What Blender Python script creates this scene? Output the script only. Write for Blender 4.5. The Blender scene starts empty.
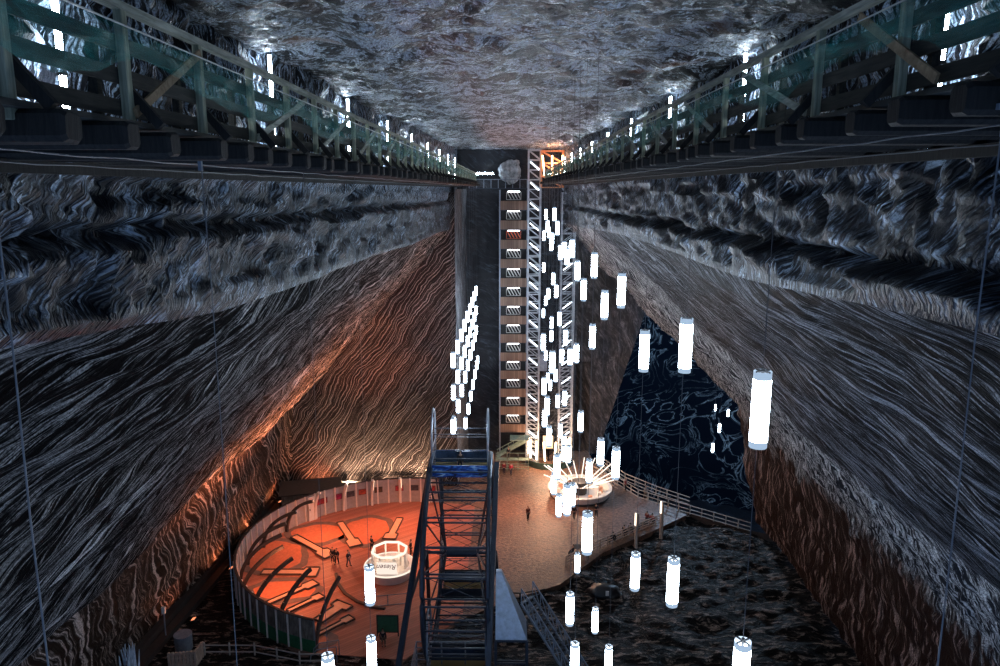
import bpy, bmesh, math, random
from mathutils import Vector, Matrix, noise
random.seed(7)
S = bpy.context.scene; C = S.collection; D = bpy.data; PI = math.pi
V = Vector
# ------------------------------------------------------------------ camera
F = 739.0; H = 38.0
P = math.atan(144 / F); YAW = math.atan(10 / F * math.cos(P))
cy, sy, cp, sp = math.cos(YAW), math.sin(YAW), math.cos(P), math.sin(P)
FW = V((-sy * cp, cy * cp, -sp)); RT = V((cy, sy, 0)); UP = V((-sy * sp, cy * sp, cp))
cam = D.objects.new('camera', D.cameras.new('camera')); C.objects.link(cam)
cam.data.sensor_width = 36; cam.data.lens = F / 1000 * 36; cam.data.clip_end = 400; cam.data.clip_start = .05
cam.matrix_world = Matrix(((RT.x, UP.x, -FW.x, 0), (RT.y, UP.y, -FW.y, 0), (RT.z, UP.z, -FW.z, H), (0, 0, 0, 1)))
S.camera = cam
def at(px, py, X=None, Y=None, Z=None):
    """turn a point of the photograph into a point of the mine on a known plane"""
    d = FW + RT * ((px - 500) / F) - UP * ((py - 333) / F)
    t = X / d.x if X is not None else Y / d.y if Y is not None else (Z - H) / d.z
    return V((0, 0, H)) + d * t
# ------------------------------------------------------------------ colour management and world
S.view_settings.view_transform = 'Standard'; S.view_settings.look = 'None'
S.view_settings.gamma = 1; S.view_settings.use_curve_mapping = False; S.view_settings.exposure = 0.5
S.cycles.use_denoising = True; S.cycles.denoising_prefilter = 'NONE'; S.cycles.max_bounces = 5; S.cycles.sample_clamp_indirect = 4
w = D.worlds.new('World'); S.world = w; w.use_nodes = True
w.node_tree.nodes['Background'].inputs[0].default_value = (.27, .46, .85, 1)
w.node_tree.nodes['Background'].inputs[1].default_value = .38
# ------------------------------------------------------------------ node helpers
class G:
    def __init__(s, name):
        s.m = D.materials.new(name); s.m.use_nodes = True; s.nt = s.m.node_tree
        s.b = s.nt.nodes['Principled BSDF']; s.out = s.nt.nodes['Material Output']
    def n(s, typ, ins=None, **pr):
        x = s.nt.nodes.new('ShaderNode' + typ)
        for k, v in pr.items(): setattr(x, k, v)
        for k, v in (ins or {}).items():
            if isinstance(v, bpy.types.NodeSocket): s.nt.links.new(v, x.inputs[k])
            else: x.inputs[k].default_value = v
        return x
    def uv(s): return s.n('UVMap').outputs[0]
    def obj(s): return s.n('TexCoord').outputs['Object']
    def map(s, v, sc=(1, 1, 1), rot=(0, 0, 0), loc=(0, 0, 0)):
        return s.n('Mapping', {'Vector': v, 'Scale': sc, 'Rotation': rot, 'Location': loc}).outputs[0]
    def noise(s, v, sc=1, de=4, ro=.55, di=0):
        return s.n('TexNoise', {'Vector': v, 'Scale': sc, 'Detail': de, 'Roughness': ro, 'Distortion': di}).outputs[0]
    def warp(s, v, sc, amt):
        c = s.n('TexNoise', {'Vector': v, 'Scale': sc, 'Detail': 2.0}).outputs['Color']
        o = s.n('VectorMath', {0: c, 1: (.5, .5, .5)}, operation='SUBTRACT').outputs[0]
        o = s.n('VectorMath', {0: o, 3: amt}, operation='SCALE').outputs[0]
        return s.n('VectorMath', {0: v, 1: o}, operation='ADD').outputs[0]
    def wave(s, v, sc, di=0, de=2, ds=1, dr='Y', prof='SIN'):
        return s.n('TexWave', {'Vector': v, 'Scale': sc, 'Distortion': di, 'Detail': de, 'Detail Scale': ds}, bands_direction=dr, wave_profile=prof).outputs['Fac']
    def ma(s, op, a, b=0.0, c=0.0, cl=False):
        x = s.n('Math', {0: a, 1: b, 2: c}, operation=op); x.use_clamp = cl
        return x.outputs[0]
    def ramp(s, f, st):
        x = s.n('ValToRGB', {0: f}); e = x.color_ramp.elements
        while len(e) < len(st): e.new(.5)
        for i, (p, c) in enumerate(st):
            e[i].position = p; e[i].color = (c, c, c, 1) if isinstance(c, (int, float)) else (*c, 1)
        return x.outputs[0]
    def mix(s, f, a, b, bl='MIX'):
        x = s.n('Mix', data_type='RGBA', blend_type=bl)
        for k, v in ((0, f), (6, a), (7, b)):
            if isinstance(v, bpy.types.NodeSocket): s.nt.links.new(v, x.inputs[k])
            elif k == 0: x.inputs[0].default_value = v
            else: x.inputs[k].default_value = (*v, 1)
        return x.outputs[2]
    def set(s, col=None, rough=.6, metal=0.0, bump=None, bs=.5, bd=.1, spec=None, em=None, es=0.0, normal=None):
        for k, v in (('Base Color', col), ('Roughness', rough), ('Metallic', metal), ('Specular IOR Level', spec), ('Emission Color', em)):
            if v is None: continue
            if isinstance(v, bpy.types.NodeSocket): s.nt.links.new(v, s.b.inputs[k])
            else: s.b.inputs[k].default_value = (*v, 1) if isinstance(v, tuple) else v
        if em is not None: s.b.inputs['Emission Strength'].default_value = es
        if bump is not None:
            s.nt.links.new(s.n('Bump', {'Height': bump, 'Strength': bs, 'Distance': bd}).outputs[0], s.b.inputs['Normal'])
        return s.m
def plain(name, col, rough=.6, metal=0.0, var=.25, sc=3.0):
    g = G(name); nz = g.noise(g.obj(), sc, 5, .65)
    c = g.mix(g.ramp(nz, [(.3, 0), (.7, 1)]), tuple(x * (1 - var) for x in col), tuple(min(1, x * (1 + var)) for x in col))
    return g.set(c, rough, metal, bump=nz, bs=.3, bd=.03)
def glow(name, col, st):
    g = G(name); return g.set((0, 0, 0), .5, em=col, es=st)
def wood(name, a, b, sc=(1, 14, 14), rough=.75):
    g = G(name); v = g.map(g.obj(), sc); nz = g.noise(v, 1.4, 6, .65, .4); n2 = g.noise(g.obj(), .8, 3)
    c = g.mix(g.ramp(nz, [(.35, 0), (.65, 1)]), a, b); c = g.mix(g.ma('MULTIPLY', g.ramp(n2, [(.4, 0), (.65, 1)]), .55), c, tuple(x * .35 for x in a))
    return g.set(c, rough, bump=nz, bs=.5, bd=.02)
# ------------------------------------------------------------------ rock salt materials (uv in metres: x along the mine, y down the profile)
DK = (.006, .007, .011)
def drops(g, v, sc=1.0):       # fine crystalline speckle
    return g.ramp(g.noise(v, 26 * sc, 3, .7), [(.34, .12), (.62, 1)])
def mat_ceiling():
    g = G('rock_salt_ceiling'); u = g.uv(); wv = g.warp(u, .25, 3.0)
    a = g.noise(g.map(wv, (1.6, .8, 1)), 1.1, 6, .66, .4)
    b = g.noise(g.map(g.warp(u, .6, 1.0), (4.5, 2.4, 1)), 2.2, 5, .66, .3)
    big = g.noise(u, .16, 3, .5)
    f = g.ma('ADD', g.ma('MULTIPLY', a, .55), g.ma('MULTIPLY', b, .45))
    f2 = g.ma('ADD', f, g.ma('MULTIPLY', g.ma('SUBTRACT', big, .5), .20))
    m = g.ramp(f2, [(.492, 0), (.505, .35), (.522, 1)])
    m = g.ma('MULTIPLY', m, drops(g, u, .6))
    c = g.mix(m, (.004, .005, .010), (.72, .84, 1.0))
    rust = g.ramp(g.noise(g.map(u, (.6, .35, 1), loc=(3, 1, 0)), .8, 2), [(.66, 0), (.72, 1)])
    c = g.mix(g.ma('MULTIPLY', rust, .6), c, (.22, .08, .03))
    return g.set(c, .36, bump=f, bs=1.0, bd=.6, spec=.8)
def mat_chisel(side):
    g = G('hewn_rock_salt'); u = g.uv(); uw = g.warp(u, .9, .5)
    vo = g.n('TexVoronoi', {'Vector': g.map(uw, (1, 1.1, 1)), 'Scale': .75}, feature='F1')
    sep = g.n('SeparateColor', {0: vo.outputs['Color']})
    ang = g.ma('ADD', g.ma('MULTIPLY', sep.outputs[0], .55), .65 if side < 0 else 2.1)
    xy = g.n('SeparateXYZ', {0: u})
    q = g.ma('ADD', g.ma('MULTIPLY', xy.outputs[0], g.ma('SINE', ang)), g.ma('MULTIPLY', xy.outputs[1], g.ma('COSINE', ang)))
    pq = g.ma('SUBTRACT', g.ma('MULTIPLY', xy.outputs[0], g.ma('COSINE', ang)), g.ma('MULTIPLY', xy.outputs[1], g.ma('SINE', ang)))
    cv = g.n('CombineXYZ', {0: g.ma('MULTIPLY', q, 13.0), 1: g.ma('MULTIPLY', pq, 1.3), 2: g.ma('MULTIPLY', sep.outputs[1], 9.0)}).outputs[0]
    st2 = g.noise(cv, 1.15, 2, .5)
    nz = g.noise(u, .8, 8, .72, .3); fi = g.noise(u, 7, 6, .8)
    m = g.ma('MULTIPLY', g.ramp(st2, [(.49, .02), (.58, 1)]), g.ramp(fi, [(.40, .1), (.54, 1)]))
    m = g.ma('MULTIPLY', m, g.ramp(nz, [(.42, .06), (.60, 1)]))  # patches of blue light and dark painted into the salt colour
    m = g.ma('MULTIPLY', m, g.ramp(vo.outputs['Distance'], [(.35, 1), (.75, .2)]))
    # fluted upper wall above the gallery
    fl = g.noise(g.map(g.warp(u, .8, .5), (8.0, .8, 1)), 1.5, 5, .62, .2)
    fm = g.ma('MULTIPLY', g.ramp(fl, [(.50, 0), (.55, 1)]), drops(g, u, .8))
    k = g.ma('MULTIPLY_ADD', g.ma('SUBTRACT', -3.0, xy.outputs[1]), 3.0, .5, True)
    m = g.mix(k, m, fm)
    c = g.mix(m, (.003, .0045, .010), (.62, .78, 1.0))
    h = g.ma('ADD', g.ma('MULTIPLY', g.mix(k, st2, fl), .7), g.ma('ADD', g.ma('MULTIPLY', nz, .45), g.ma('MULTIPLY', vo.outputs['Distance'], -.6)))
    return g.set(c, .45, bump=h, bs=1.0, bd=.22, spec=.25)
def streaks(g, u, lon, lat, rot, amt, sc=1.0, lo=.46, hi=.6, wsc=.08):
    v = g.map(g.map(g.warp(u, wsc, amt), (1, 1, 1), (0, 0, rot)), (lon, lat, 1))
    a = g.noise(v, 1.0 * sc, 6, .62, .35); b = g.noise(v, 3.6 * sc, 4, .6, .2)
    f = g.ma('ADD', g.ma('MULTIPLY', a, .6), g.ma('MULTIPLY', b, .4))
    return f, g.ramp(f, [(lo, 0), ((lo + hi) / 2, .3), (hi, 1)])
def mat_slope_left():
    g = G('banded_salt_slope'); u = g.uv()
    f, m = streaks(g, u, .10, 1.7, .55, 5.0, lo=.535, hi=.58)
    f2, m2 = streaks(g, u, .32, 4.6, .58, 1.5, lo=.515, hi=.57, wsc=.2)
    big = g.ramp(g.noise(g.map(g.map(u, rot=(0, 0, .55)), (.4, 1.3, 1)), .16, 4), [(.42, .10), (.60, 1)])
    m = g.ma('MAXIMUM', g.ma('MULTIPLY', m, big), g.ma('MULTIPLY', m2, .5)); m = g.ma('MULTIPLY', m, drops(g, u, .5))
    c = g.mix(m, (.004, .0032, .0035), (1.0, .95, .92))
    return g.set(c, .9, bump=g.ma('ADD', f, f2), bs=.9, bd=.3, spec=.03)
def mat_lower_left(name='folded_salt_wall', rot=-1.0, base=(.022, .014, .010), light=(.72, .56, .48), w1=5.0, sc=.75, fold_k=3.0):
    g = G(name); u = g.uv()
    v = g.map(g.map(g.warp(g.warp(u, .11, w1), .45, 1.0), rot=(0, 0, rot)), (.10, 1.0, 1))
    xs = g.n('SeparateXYZ', {0: v}).outputs[1]
    fold = g.noise(g.map(v, (1, .22, 1)), .8, 2, .5)
    q = g.ma('ADD', xs, g.ma('MULTIPLY', fold, fold_k))
    ln = g.n('TexNoise', {'W': g.ma('MULTIPLY', q, 3.0 * sc), 'Scale': 1.0, 'Detail': 4.0, 'Roughness': .65}, noise_dimensions='1D').outputs[0]
    fn = g.noise(g.map(v, (2, 5, 1)), 1.2, 6, .7)
    a = g.ma('ADD', g.ma('MULTIPLY', ln, .7), g.ma('MULTIPLY', fn, .3))
    m = g.ramp(a, [(.50, 0), (.54, .22), (.60, 1)]); m = g.ma('MULTIPLY', m, drops(g, u, .4))
    c = g.mix(m, base, light)
    return g.set(c, .6, bump=a, bs=.8, bd=.25, spec=.03)
def mat_slope_right():
    g = G('dripping_salt_slope'); u = g.uv()
    xy = g.n('SeparateXYZ', {0: u}); X, Yv = xy.outputs[0], xy.outputs[1]
    f, m = streaks(g, u, .14, 2.4, .36, 3.0, lo=.525, hi=.575)
    f2, m2 = streaks(g, u, .35, 5.4, .42, 1.2, lo=.515, hi=.57, wsc=.2)
    big = g.ramp(g.noise(g.map(g.map(u, rot=(0, 0, .38)), (.4, 1.2, 1)), .2, 4), [(.42, .15), (.58, .9)])
    m = g.ma('MAXIMUM', g.ma('MULTIPLY', m, big), g.ma('MULTIPLY', m2, .55))
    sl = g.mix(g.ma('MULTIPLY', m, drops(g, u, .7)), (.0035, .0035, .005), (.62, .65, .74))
    dv = g.map(g.warp(u, .6, .5), (4.6, .5, 1)); d = g.noise(dv, 1.2, 6, .66)
    dm = g.ma('MULTIPLY', g.ramp(d, [(.48, 0), (.52, .6), (.56, 1)]), drops(g, u, .4))
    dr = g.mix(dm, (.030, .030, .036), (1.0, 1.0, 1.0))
    rv = g.map(g.map(g.warp(u, .12, 3), rot=(0, 0, -1.35)), (.22, 2.6, 1)); r = g.noise(rv, 1.1, 6, .64, .5)
    rm = g.ma('MULTIPLY', g.ramp(r, [(.52, 0), (.555, .2), (.61, 1)]), drops(g, u, .4))
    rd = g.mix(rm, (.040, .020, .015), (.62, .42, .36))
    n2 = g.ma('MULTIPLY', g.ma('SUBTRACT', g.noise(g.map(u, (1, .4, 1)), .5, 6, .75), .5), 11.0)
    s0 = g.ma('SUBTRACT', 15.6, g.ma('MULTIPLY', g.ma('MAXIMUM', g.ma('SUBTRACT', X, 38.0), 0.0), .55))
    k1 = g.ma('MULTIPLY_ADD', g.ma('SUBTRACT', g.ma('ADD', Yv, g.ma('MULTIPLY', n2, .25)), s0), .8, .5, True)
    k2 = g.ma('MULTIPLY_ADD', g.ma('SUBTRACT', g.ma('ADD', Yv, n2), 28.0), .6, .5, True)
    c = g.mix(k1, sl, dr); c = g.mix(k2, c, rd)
    h = g.ma('ADD', g.ma('MULTIPLY', f, g.ma('SUBTRACT', 1.0, k1)), g.ma('ADD', g.ma('MULTIPLY', d, k1), g.ma('MULTIPLY', r, k2)))
    return g.set(c, .55, bump=h, bs=1.0, bd=.35, spec=.04)
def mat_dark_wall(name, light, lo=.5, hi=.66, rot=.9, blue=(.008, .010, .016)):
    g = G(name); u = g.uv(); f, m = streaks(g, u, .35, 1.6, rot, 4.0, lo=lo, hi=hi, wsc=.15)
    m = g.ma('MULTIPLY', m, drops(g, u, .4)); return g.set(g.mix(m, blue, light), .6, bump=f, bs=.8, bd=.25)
def mat_floor():
    g = G('rough_salt_floor'); o = g.obj()
    f = g.noise(g.map(g.warp(o, .3, 1.2), (.6, 1.5, 1), (0, 0, -.25)), 1.5, 6, .66, .5)
    m = g.ma('MULTIPLY', g.ramp(f, [(.52, 0), (.55, .2), (.60, 1)]), drops(g, o, .4))
    return g.set(g.mix(m, (.005, .004, .004), (.62, .47, .39)), .5, bump=f, bs=1.0, bd=1.2, spec=.2)  # pale brown patches paint highlights and warm lit spots into the floor colour
def mat_plaza():
    g = G('trodden_salt_plaza'); o = g.obj(); f = g.noise(g.map(o, (1, 1.3, 1)), 2.6, 7, .7, .3); b = g.noise(o, .12, 4)
    c = g.mix(g.ramp(f, [(.4, 0), (.62, 1)]), (.09, .05, .035), (.34, .19, .125)); c = g.mix(g.ramp(b, [(.42, 0), (.62, .6)]), c, (.05, .03, .022))
    return g.set(c, .45, bump=f, bs=.6, bd=.12)
def mat_planks(name, a, b, wdt=.28, rot=.6):
    g = G(name); v = g.map(g.obj(), (1, 1, 1), (0, 0, rot)); xy = g.n('SeparateXYZ', {0: v})
    q = g.ma('DIVIDE', xy.outputs[0], wdt); fr = g.ma('FRACT', q); ca = g.ma('FLOOR', q)
    rnd = g.n('TexWhiteNoise', {'W': ca}, noise_dimensions='1D').outputs[0]
    gr = g.noise(g.map(v, (14, .8, 1)), 1, 5, .7)
    c = g.mix(g.ma('MULTIPLY_ADD', rnd, .6, g.ma('MULTIPLY', gr, .5)), a, b); c = g.mix(g.ramp(fr, [(0, 1), (.1, 0)]), c, (.01, .006, .004))
    return g.set(c, .5, bump=fr, bs=.2, bd=.03)
# ------------------------------------------------------------------ mesh helpers
def mesh_obj(name, bm, mats, parent=None, smooth=False, loc=None):
    me = D.meshes.new(name)
    bm.normal_update(); bm.to_mesh(me); bm.free()
    for m in (mats if isinstance(mats, (list, tuple)) else [mats]): me.materials.append(m)
    if smooth: me.polygons.foreach_set('use_smooth', [True] * len(me.polygons))
    o = D.objects.new(name, me); C.objects.link(o)
    if parent: o.parent = parent
    if loc: o.location = loc
    return o
def tag(o, label, cat, group=None, kind=None):
    o['label'] = label; o['category'] = cat
    if group: o['group'] = group
    if kind: o['kind'] = kind
    return o
def thing(name, label, cat, loc=(0, 0, 0), rz=0, group=None):
    o = D.objects.new(name, None); C.objects.link(o); o.location = loc; o.rotation_euler = (0, 0, rz); o.empty_display_size = .2
    return tag(o, label, cat, group)
def struct(o): o['kind'] = 'structure'; return o
def dup(root, loc, label=None, group=None, rz=None):
    def cpy(o, p):
        c = o.copy(); C.objects.link(c)
        if p: c.parent = p
        for ch in o.children: cpy(ch, c)
        return c
    r = cpy(root, None); r.location = loc
    if rz is not None: r.rotation_euler.z = rz
    if label: r['label'] = label
    if group: r['group'] = group
    return r
def box(bm, a, b, mi=0, rot=None):
    a, b = V(a), V(b); c = (a + b) / 2; d = b - a
    m = Matrix.Translation(c) @ (rot or Matrix()) @ Matrix.Diagonal((abs(d.x), abs(d.y), abs(d.z), 1))
    r = bmesh.ops.create_cube(bm, size=1, matrix=m)
    for v in r['verts']:
        for f in v.link_faces: f.material_index = mi
def frame_of(d, up=V((0, 0, 1))):
    d = d.normalized(); s = d.cross(up)
    if s.length < 1e-4: s = V((1, 0, 0))
    s.normalize(); return s, s.cross(d)
def bar(bm, p, q, wx=.1, wz=None, mi=0):      # rectangular beam p -> q
    p, q = V(p), V(q); wz = wz or wx; s, u = frame_of(q - p); vs = []
    for e in (p, q):
        for a, b in ((-1, -1), (1, -1), (1, 1), (-1, 1)): vs.append(bm.verts.new(e + s * a * wx / 2 + u * b * wz / 2))
    for f in ((3, 2, 1, 0), (4, 5, 6, 7), (0, 1, 5, 4), (1, 2, 6, 5), (2, 3, 7, 6), (3, 0, 4, 7)):
        bm.faces.new([vs[i] for i in f]).material_index = mi
def tube(bm, pts, r, n=8, mi=0, caps=True, closed=False):
    pts = [V(p) for p in pts]; rings = []; N = len(pts)
    for i, p in enumerate(pts):
        d = (pts[(i + 1) % N] - pts[i - 1]) if closed else pts[min(i + 1, N - 1)] - pts[max(i - 1, 0)]
        s, u = frame_of(d); rr = r[i] if isinstance(r, (list, tuple)) else r
        rings.append([bm.verts.new(p + (s * math.cos(2 * PI * k / n) + u * math.sin(2 * PI * k / n)) * rr) for k in range(n)])
    for i in range(N if closed else N - 1):
        A, B = rings[i], rings[(i + 1) % N]
        for k in range(n): bm.faces.new((A[k], A[(k + 1) % n], B[(k + 1) % n], B[k])).material_index = mi
    if caps and not closed: bm.faces.new(rings[0][::-1]).material_index = mi; bm.faces.new(rings[-1]).material_index = mi
def lathe(bm, prof, n=32, mi=0, a0=0, a1=2 * PI, c=(0, 0)):
    full = abs(a1 - a0 - 2 * PI) < 1e-6; N = n if full else n + 1; rings = []
    for r, z in prof:
        rings.append([bm.verts.new((c[0] + r * math.cos(a0 + (a1 - a0) * k / n), c[1] + r * math.sin(a0 + (a1 - a0) * k / n), z)) for k in range(N)])
    for i in range(len(prof) - 1):
        for k in range(n):
            k2 = (k + 1) % N
            try: bm.faces.new((rings[i][k], rings[i][k2], rings[i + 1][k2], rings[i + 1][k])).material_index = mi
            except ValueError: pass
def poly(bm, pts, z0, z1, mi=0):
    a = [bm.verts.new((p[0], p[1], z0)) for p in pts]; b = [bm.verts.new((p[0], p[1], z1)) for p in pts]; n = len(pts)
    bm.faces.new(a[::-1]).material_index = mi; bm.faces.new(b).material_index = mi
    for i in range(n): bm.faces.new((a[i], a[(i + 1) % n], b[(i + 1) % n], b[i])).material_index = mi
def sheet(name, P, nu, nv, mats, disp=None, mat_fn=None, uvf=None):
    """a rock surface: P(i/nu, j/nv) -> (point, uv); displaced along its normal"""
    g = [[P(i / nu, j / nv) for j in range(nv + 1)] for i in range(nu + 1)]
    bm = bmesh.new(); vs = []; lay = bm.loops.layers.uv.new('UVMap')
    for i in range(nu + 1):
        row = []
        for j in range(nv + 1):
            p, uv = g[i][j]; q = V(p)
            if disp:
                du = g[min(i + 1, nu)][j][0] - g[max(i - 1, 0)][j][0]; dv = g[i][min(j + 1, nv)][0] - g[i][max(j - 1, 0)][0]
                nn = du.cross(dv)
                if nn.length > 1e-9: q = q + nn.normalized() * disp(p, uv)
            row.append(bm.verts.new(q))
        vs.append(row)
    for i in range(nu):
        for j in range(nv):
            f = bm.faces.new((vs[i][j], vs[i + 1][j], vs[i + 1][j + 1], vs[i][j + 1]))
            for l, (a, b) in zip(f.loops, ((i, j), (i + 1, j), (i + 1, j + 1), (i, j + 1))): l[lay].uv = g[a][b][1]
            if mat_fn: f.material_index = mat_fn(i / nu, j / nv, g[i][j][1])
    return struct(mesh_obj(name, bm, mats, smooth=True))
def fr(p, o=4): return noise.fractal(p, 1.0, 2.0, o)
def lerp(a, b, t): return a + (b - a) * t
def interp(tab, x):
    if x <= tab[0][0]: return tab[0][1]
    for (a, b), (c, d) in zip(tab, tab[1:]):
        if x <= c: return b + (d - b) * (x - a) / (c - a)
    return tab[-1][1]
def ygeo(t, y0, y1): return y0 * (y1 / y0) ** t
def light(name, loc, e, col, r=.3, spot=None, aim=None):
    l = D.lights.new(name, 'SPOT' if spot else 'POINT'); l.energy = e; l.color = col; l.shadow_soft_size = r
    o = D.objects.new(name, l); C.objects.link(o); o.location = loc
    if spot:
        l.spot_size = math.radians(spot); l.spot_blend = .8
        o.rotation_euler = (V(aim) - V(loc)).to_track_quat('-Z', 'Y').to_euler()
    return o
WARM = (1.0, .30, .13); WARM2 = (1.0, .62, .38); COOL = (.72, .86, 1.0)
# ------------------------------------------------------------------ the mine itself
def zceil(Y): return lerp(41.8, 43.35, min(1, max(0, (Y - 14) / 85)))
ZBL = [(3, 36.2), (10, 35.9), (18.7, 35.1), (33, 34.75), (59, 34.0), (91, 33.4), (110, 33.2)]
ZBR = [(3, 36.1), (10.7, 35.95), (15, 35.8), (23, 35.45), (49, 35.2), (107, 33.3)]
def prof_left(Y):
    k = min(1, max(0, (Y - 55) / 35))
    return [V((-7.3, 0, zceil(Y) + .3)), V((-7.3, 0, interp(ZBL, Y))), V((lerp(-26.2, -27.6, k), 0, lerp(12.9, 10.6, k))), V((lerp(-31.1, -29.0, k), 0, -.5))]
RIDX, RIDZ = 25.3, 14.8
def prof_right(Y): return [V((7.3, 0, zceil(Y) + .3)), V((7.3, 0, interp(ZBR, Y))), V((RIDX, 0, RIDZ)), V((29.0, 0, -.5))]
def groove(p, Y, s):          # horizontal ledge cut below the gallery
    zg = (37.2 if s < 0 else 36.55) - .008 * (Y - 10) + .18 * fr(V((Y * .35, 3.3 * s, 0)), 3)
    d = p.z - zg
    return -.55 * math.exp(-(d / .16) ** 2) + (.30 * max(0, 1 + d / 1.0) if -1.0 < d < 0 else 0)
def make_side(s):
    prof = prof_left if s < 0 else prof_right
    cuts = [0, .27, .72, 1.0]
    nu = 190; nv = 300
    def pp(u, Y):
        pr = prof(Y)
        for k in range(3):
            if u <= cuts[k + 1] + 1e-9:
                t = (u - cuts[k]) / (cuts[k + 1] - cuts[k]); p = pr[k].lerp(pr[k + 1], t)
                L = [(pr[1] - pr[0]).length, (pr[2] - pr[1]).length, (pr[3] - pr[2]).length]
                sv = [-L[0] * (1 - t), L[1] * t, L[1] + L[2] * t][k]
                return p, sv
    def Pf(u, v):
        if s < 0: y1 = 106 if u < .27 else 93
        else:
            if u <= .27: y1 = 106
            elif u <= .72:
                t = (u - .27) / .45; y1 = 104 if t < .53 else lerp(104, 80.5, (t - .53) / .47)
            else: y1 = lerp(80.5, 81.5, (u - .72) / .28)
        Y = ygeo(v, 3.0, y1); p, sv = pp(u, Y); p = V((p.x, Y, p.z)); return p, (Y, sv)
    def disp(p, uv):
        Y, q = uv; k = -s * -1
        if q < 0:
            a = .28 * fr(V((Y * .8, p.z * 1.1, 5 * s)), 4) + .10 * fr(V((Y * 3, p.z * 3, 5 * s)), 3)
            if p.z < 38.2: a += groove(p, Y, s) + .18 * (noise.cell(V((Y * .45, p.z * .9, s))) - .5)
            else: a += .07 * math.sin(Y * 9 + 3 * fr(V((Y, p.z * .3, 0)), 2))
            a *= min(1, -q / .4)
        elif s < 0:
            a = .5 * fr(V((Y * .06, q * .22, 9)), 4) + .12 * fr(V((Y * .3, q * 1.4, 2)), 4)
            a *= min(1, q / 1.0)
        else:
            a = .5 * fr(V((Y * .06, q * .2, 4)), 4) + .10 * fr(V((Y * .3, q * 1.4, 2)), 4)
            s0 = 15.6 - max(0, Y - 42) * .42
            kk = min(1, max(0, (q - s0) / 1.5))
            a += kk * (.35 * fr(V((Y * .9, q * .25, 7)), 5) + .15 * fr(V((Y * 3.5, q * .5, 1)), 3))
            a *= min(1, q / 1.0)
        return a if s < 0 else -a
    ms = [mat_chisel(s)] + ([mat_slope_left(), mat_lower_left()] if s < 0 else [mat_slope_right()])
    def mf(u, v, uv): return 0 if u < .27 - 1e-6 else (1 if (u < .72 - 1e-6 or s > 0) else 2)
    # sample u non-uniformly is not needed: the cuts already give the upper band more rows
    return sheet('wall_left' if s < 0 else 'wall_right', Pf, nu, nv, ms, disp, mf)
make_side(-1); make_side(1)
def Pceil(u, v):
    Y = ygeo(v, 3.0, 106); X = lerp(-7.6, 7.6, u); return V((X, Y, zceil(Y))), (Y, X + 7.6)
sheet('ceiling', Pceil, 90, 380, [mat_ceiling()],
      lambda p, uv: .30 * fr(V((p.x * .5, p.y * .55, 0)), 4) + .10 * fr(V((p.x * 1.6, p.y * 3, 8)), 3))
# end wall, left part: banded salt lit from below, in front of the tower recess
def Pend(u, v):
    X = lerp(-33, -6.75, u); Z = lerp(-1, 37.6, v)
    return V((X, 91, Z)), (X, Z)
sheet('wall_back_left', Pend, 90, 120, [mat_lower_left('curved_band_salt', -.95, (.022, .018, .018), (.46, .41, .40), 2.6, 2.3, 1.2)], lambda p, uv: .5 * fr(V((p.x * .12, p.z * .12, 4)), 4))
def Pstrip(u, v):
    Y = lerp(91, 104.2, u); Z = lerp(-.5, 38, v); return V((lerp(-6.75, -6.1, u), Y, Z)), (Y, Z)
sheet('wall_recess_left', Pstrip, 24, 90, [mat_dark_wall('grey_salt_pillar', (.50, .52, .58), .42, .6, 1.4, (.03, .032, .04))], lambda p, uv: .12 * fr(V((p.y * .5, p.z * .5, 4)), 4))
def Pback(u, v):
    Z = lerp(-.5, 44.5, v); xm = interp([(0, 13.2), (8.3, 15.6), (22.8, 19.9), (26, 16), (33, 8.5), (34, 8.5)], Z)
    X = lerp(-9, xm, u) if u < .999 else xm
    hole = 9.6 < X < 11.6 and 0 < Z < 13.5
    return V((X, 104.2 + (4 if hole else 0), Z)), (X, Z)
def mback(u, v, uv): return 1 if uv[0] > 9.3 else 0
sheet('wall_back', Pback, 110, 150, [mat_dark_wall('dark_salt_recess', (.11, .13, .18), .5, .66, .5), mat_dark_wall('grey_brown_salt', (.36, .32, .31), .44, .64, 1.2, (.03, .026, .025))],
      lambda p, uv: .4 * fr(V((p.x * .25, p.z * .25, 14)), 4), mback)
# the neighbouring chamber seen through the arch
def Pcav(u, v):
    a = lerp(-1.35, 1.9, u); Z = lerp(-22, 42, v); r = 36 + 3 * math.cos(Z * .06)
    return V((26 + r * math.sin(a), 98 + r * math.cos(a), Z)), (a * 36, Z)
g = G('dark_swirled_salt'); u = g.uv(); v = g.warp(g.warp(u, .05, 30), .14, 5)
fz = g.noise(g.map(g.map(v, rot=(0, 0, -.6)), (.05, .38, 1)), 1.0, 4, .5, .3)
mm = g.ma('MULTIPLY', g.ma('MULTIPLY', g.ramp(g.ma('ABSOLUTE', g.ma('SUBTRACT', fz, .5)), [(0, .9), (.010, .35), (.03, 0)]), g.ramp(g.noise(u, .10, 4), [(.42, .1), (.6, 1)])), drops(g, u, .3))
sheet('wall_chamber', Pcav, 120, 90, [g.set(g.mix(mm, (.004, .008, .016), (.75, .88, .95)), .55, bump=fz, bs=.25, bd=.2, spec=.03)], lambda p, uv: .8 * fr(V((p.x * .1, p.z * .1, 1)), 4))
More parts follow.
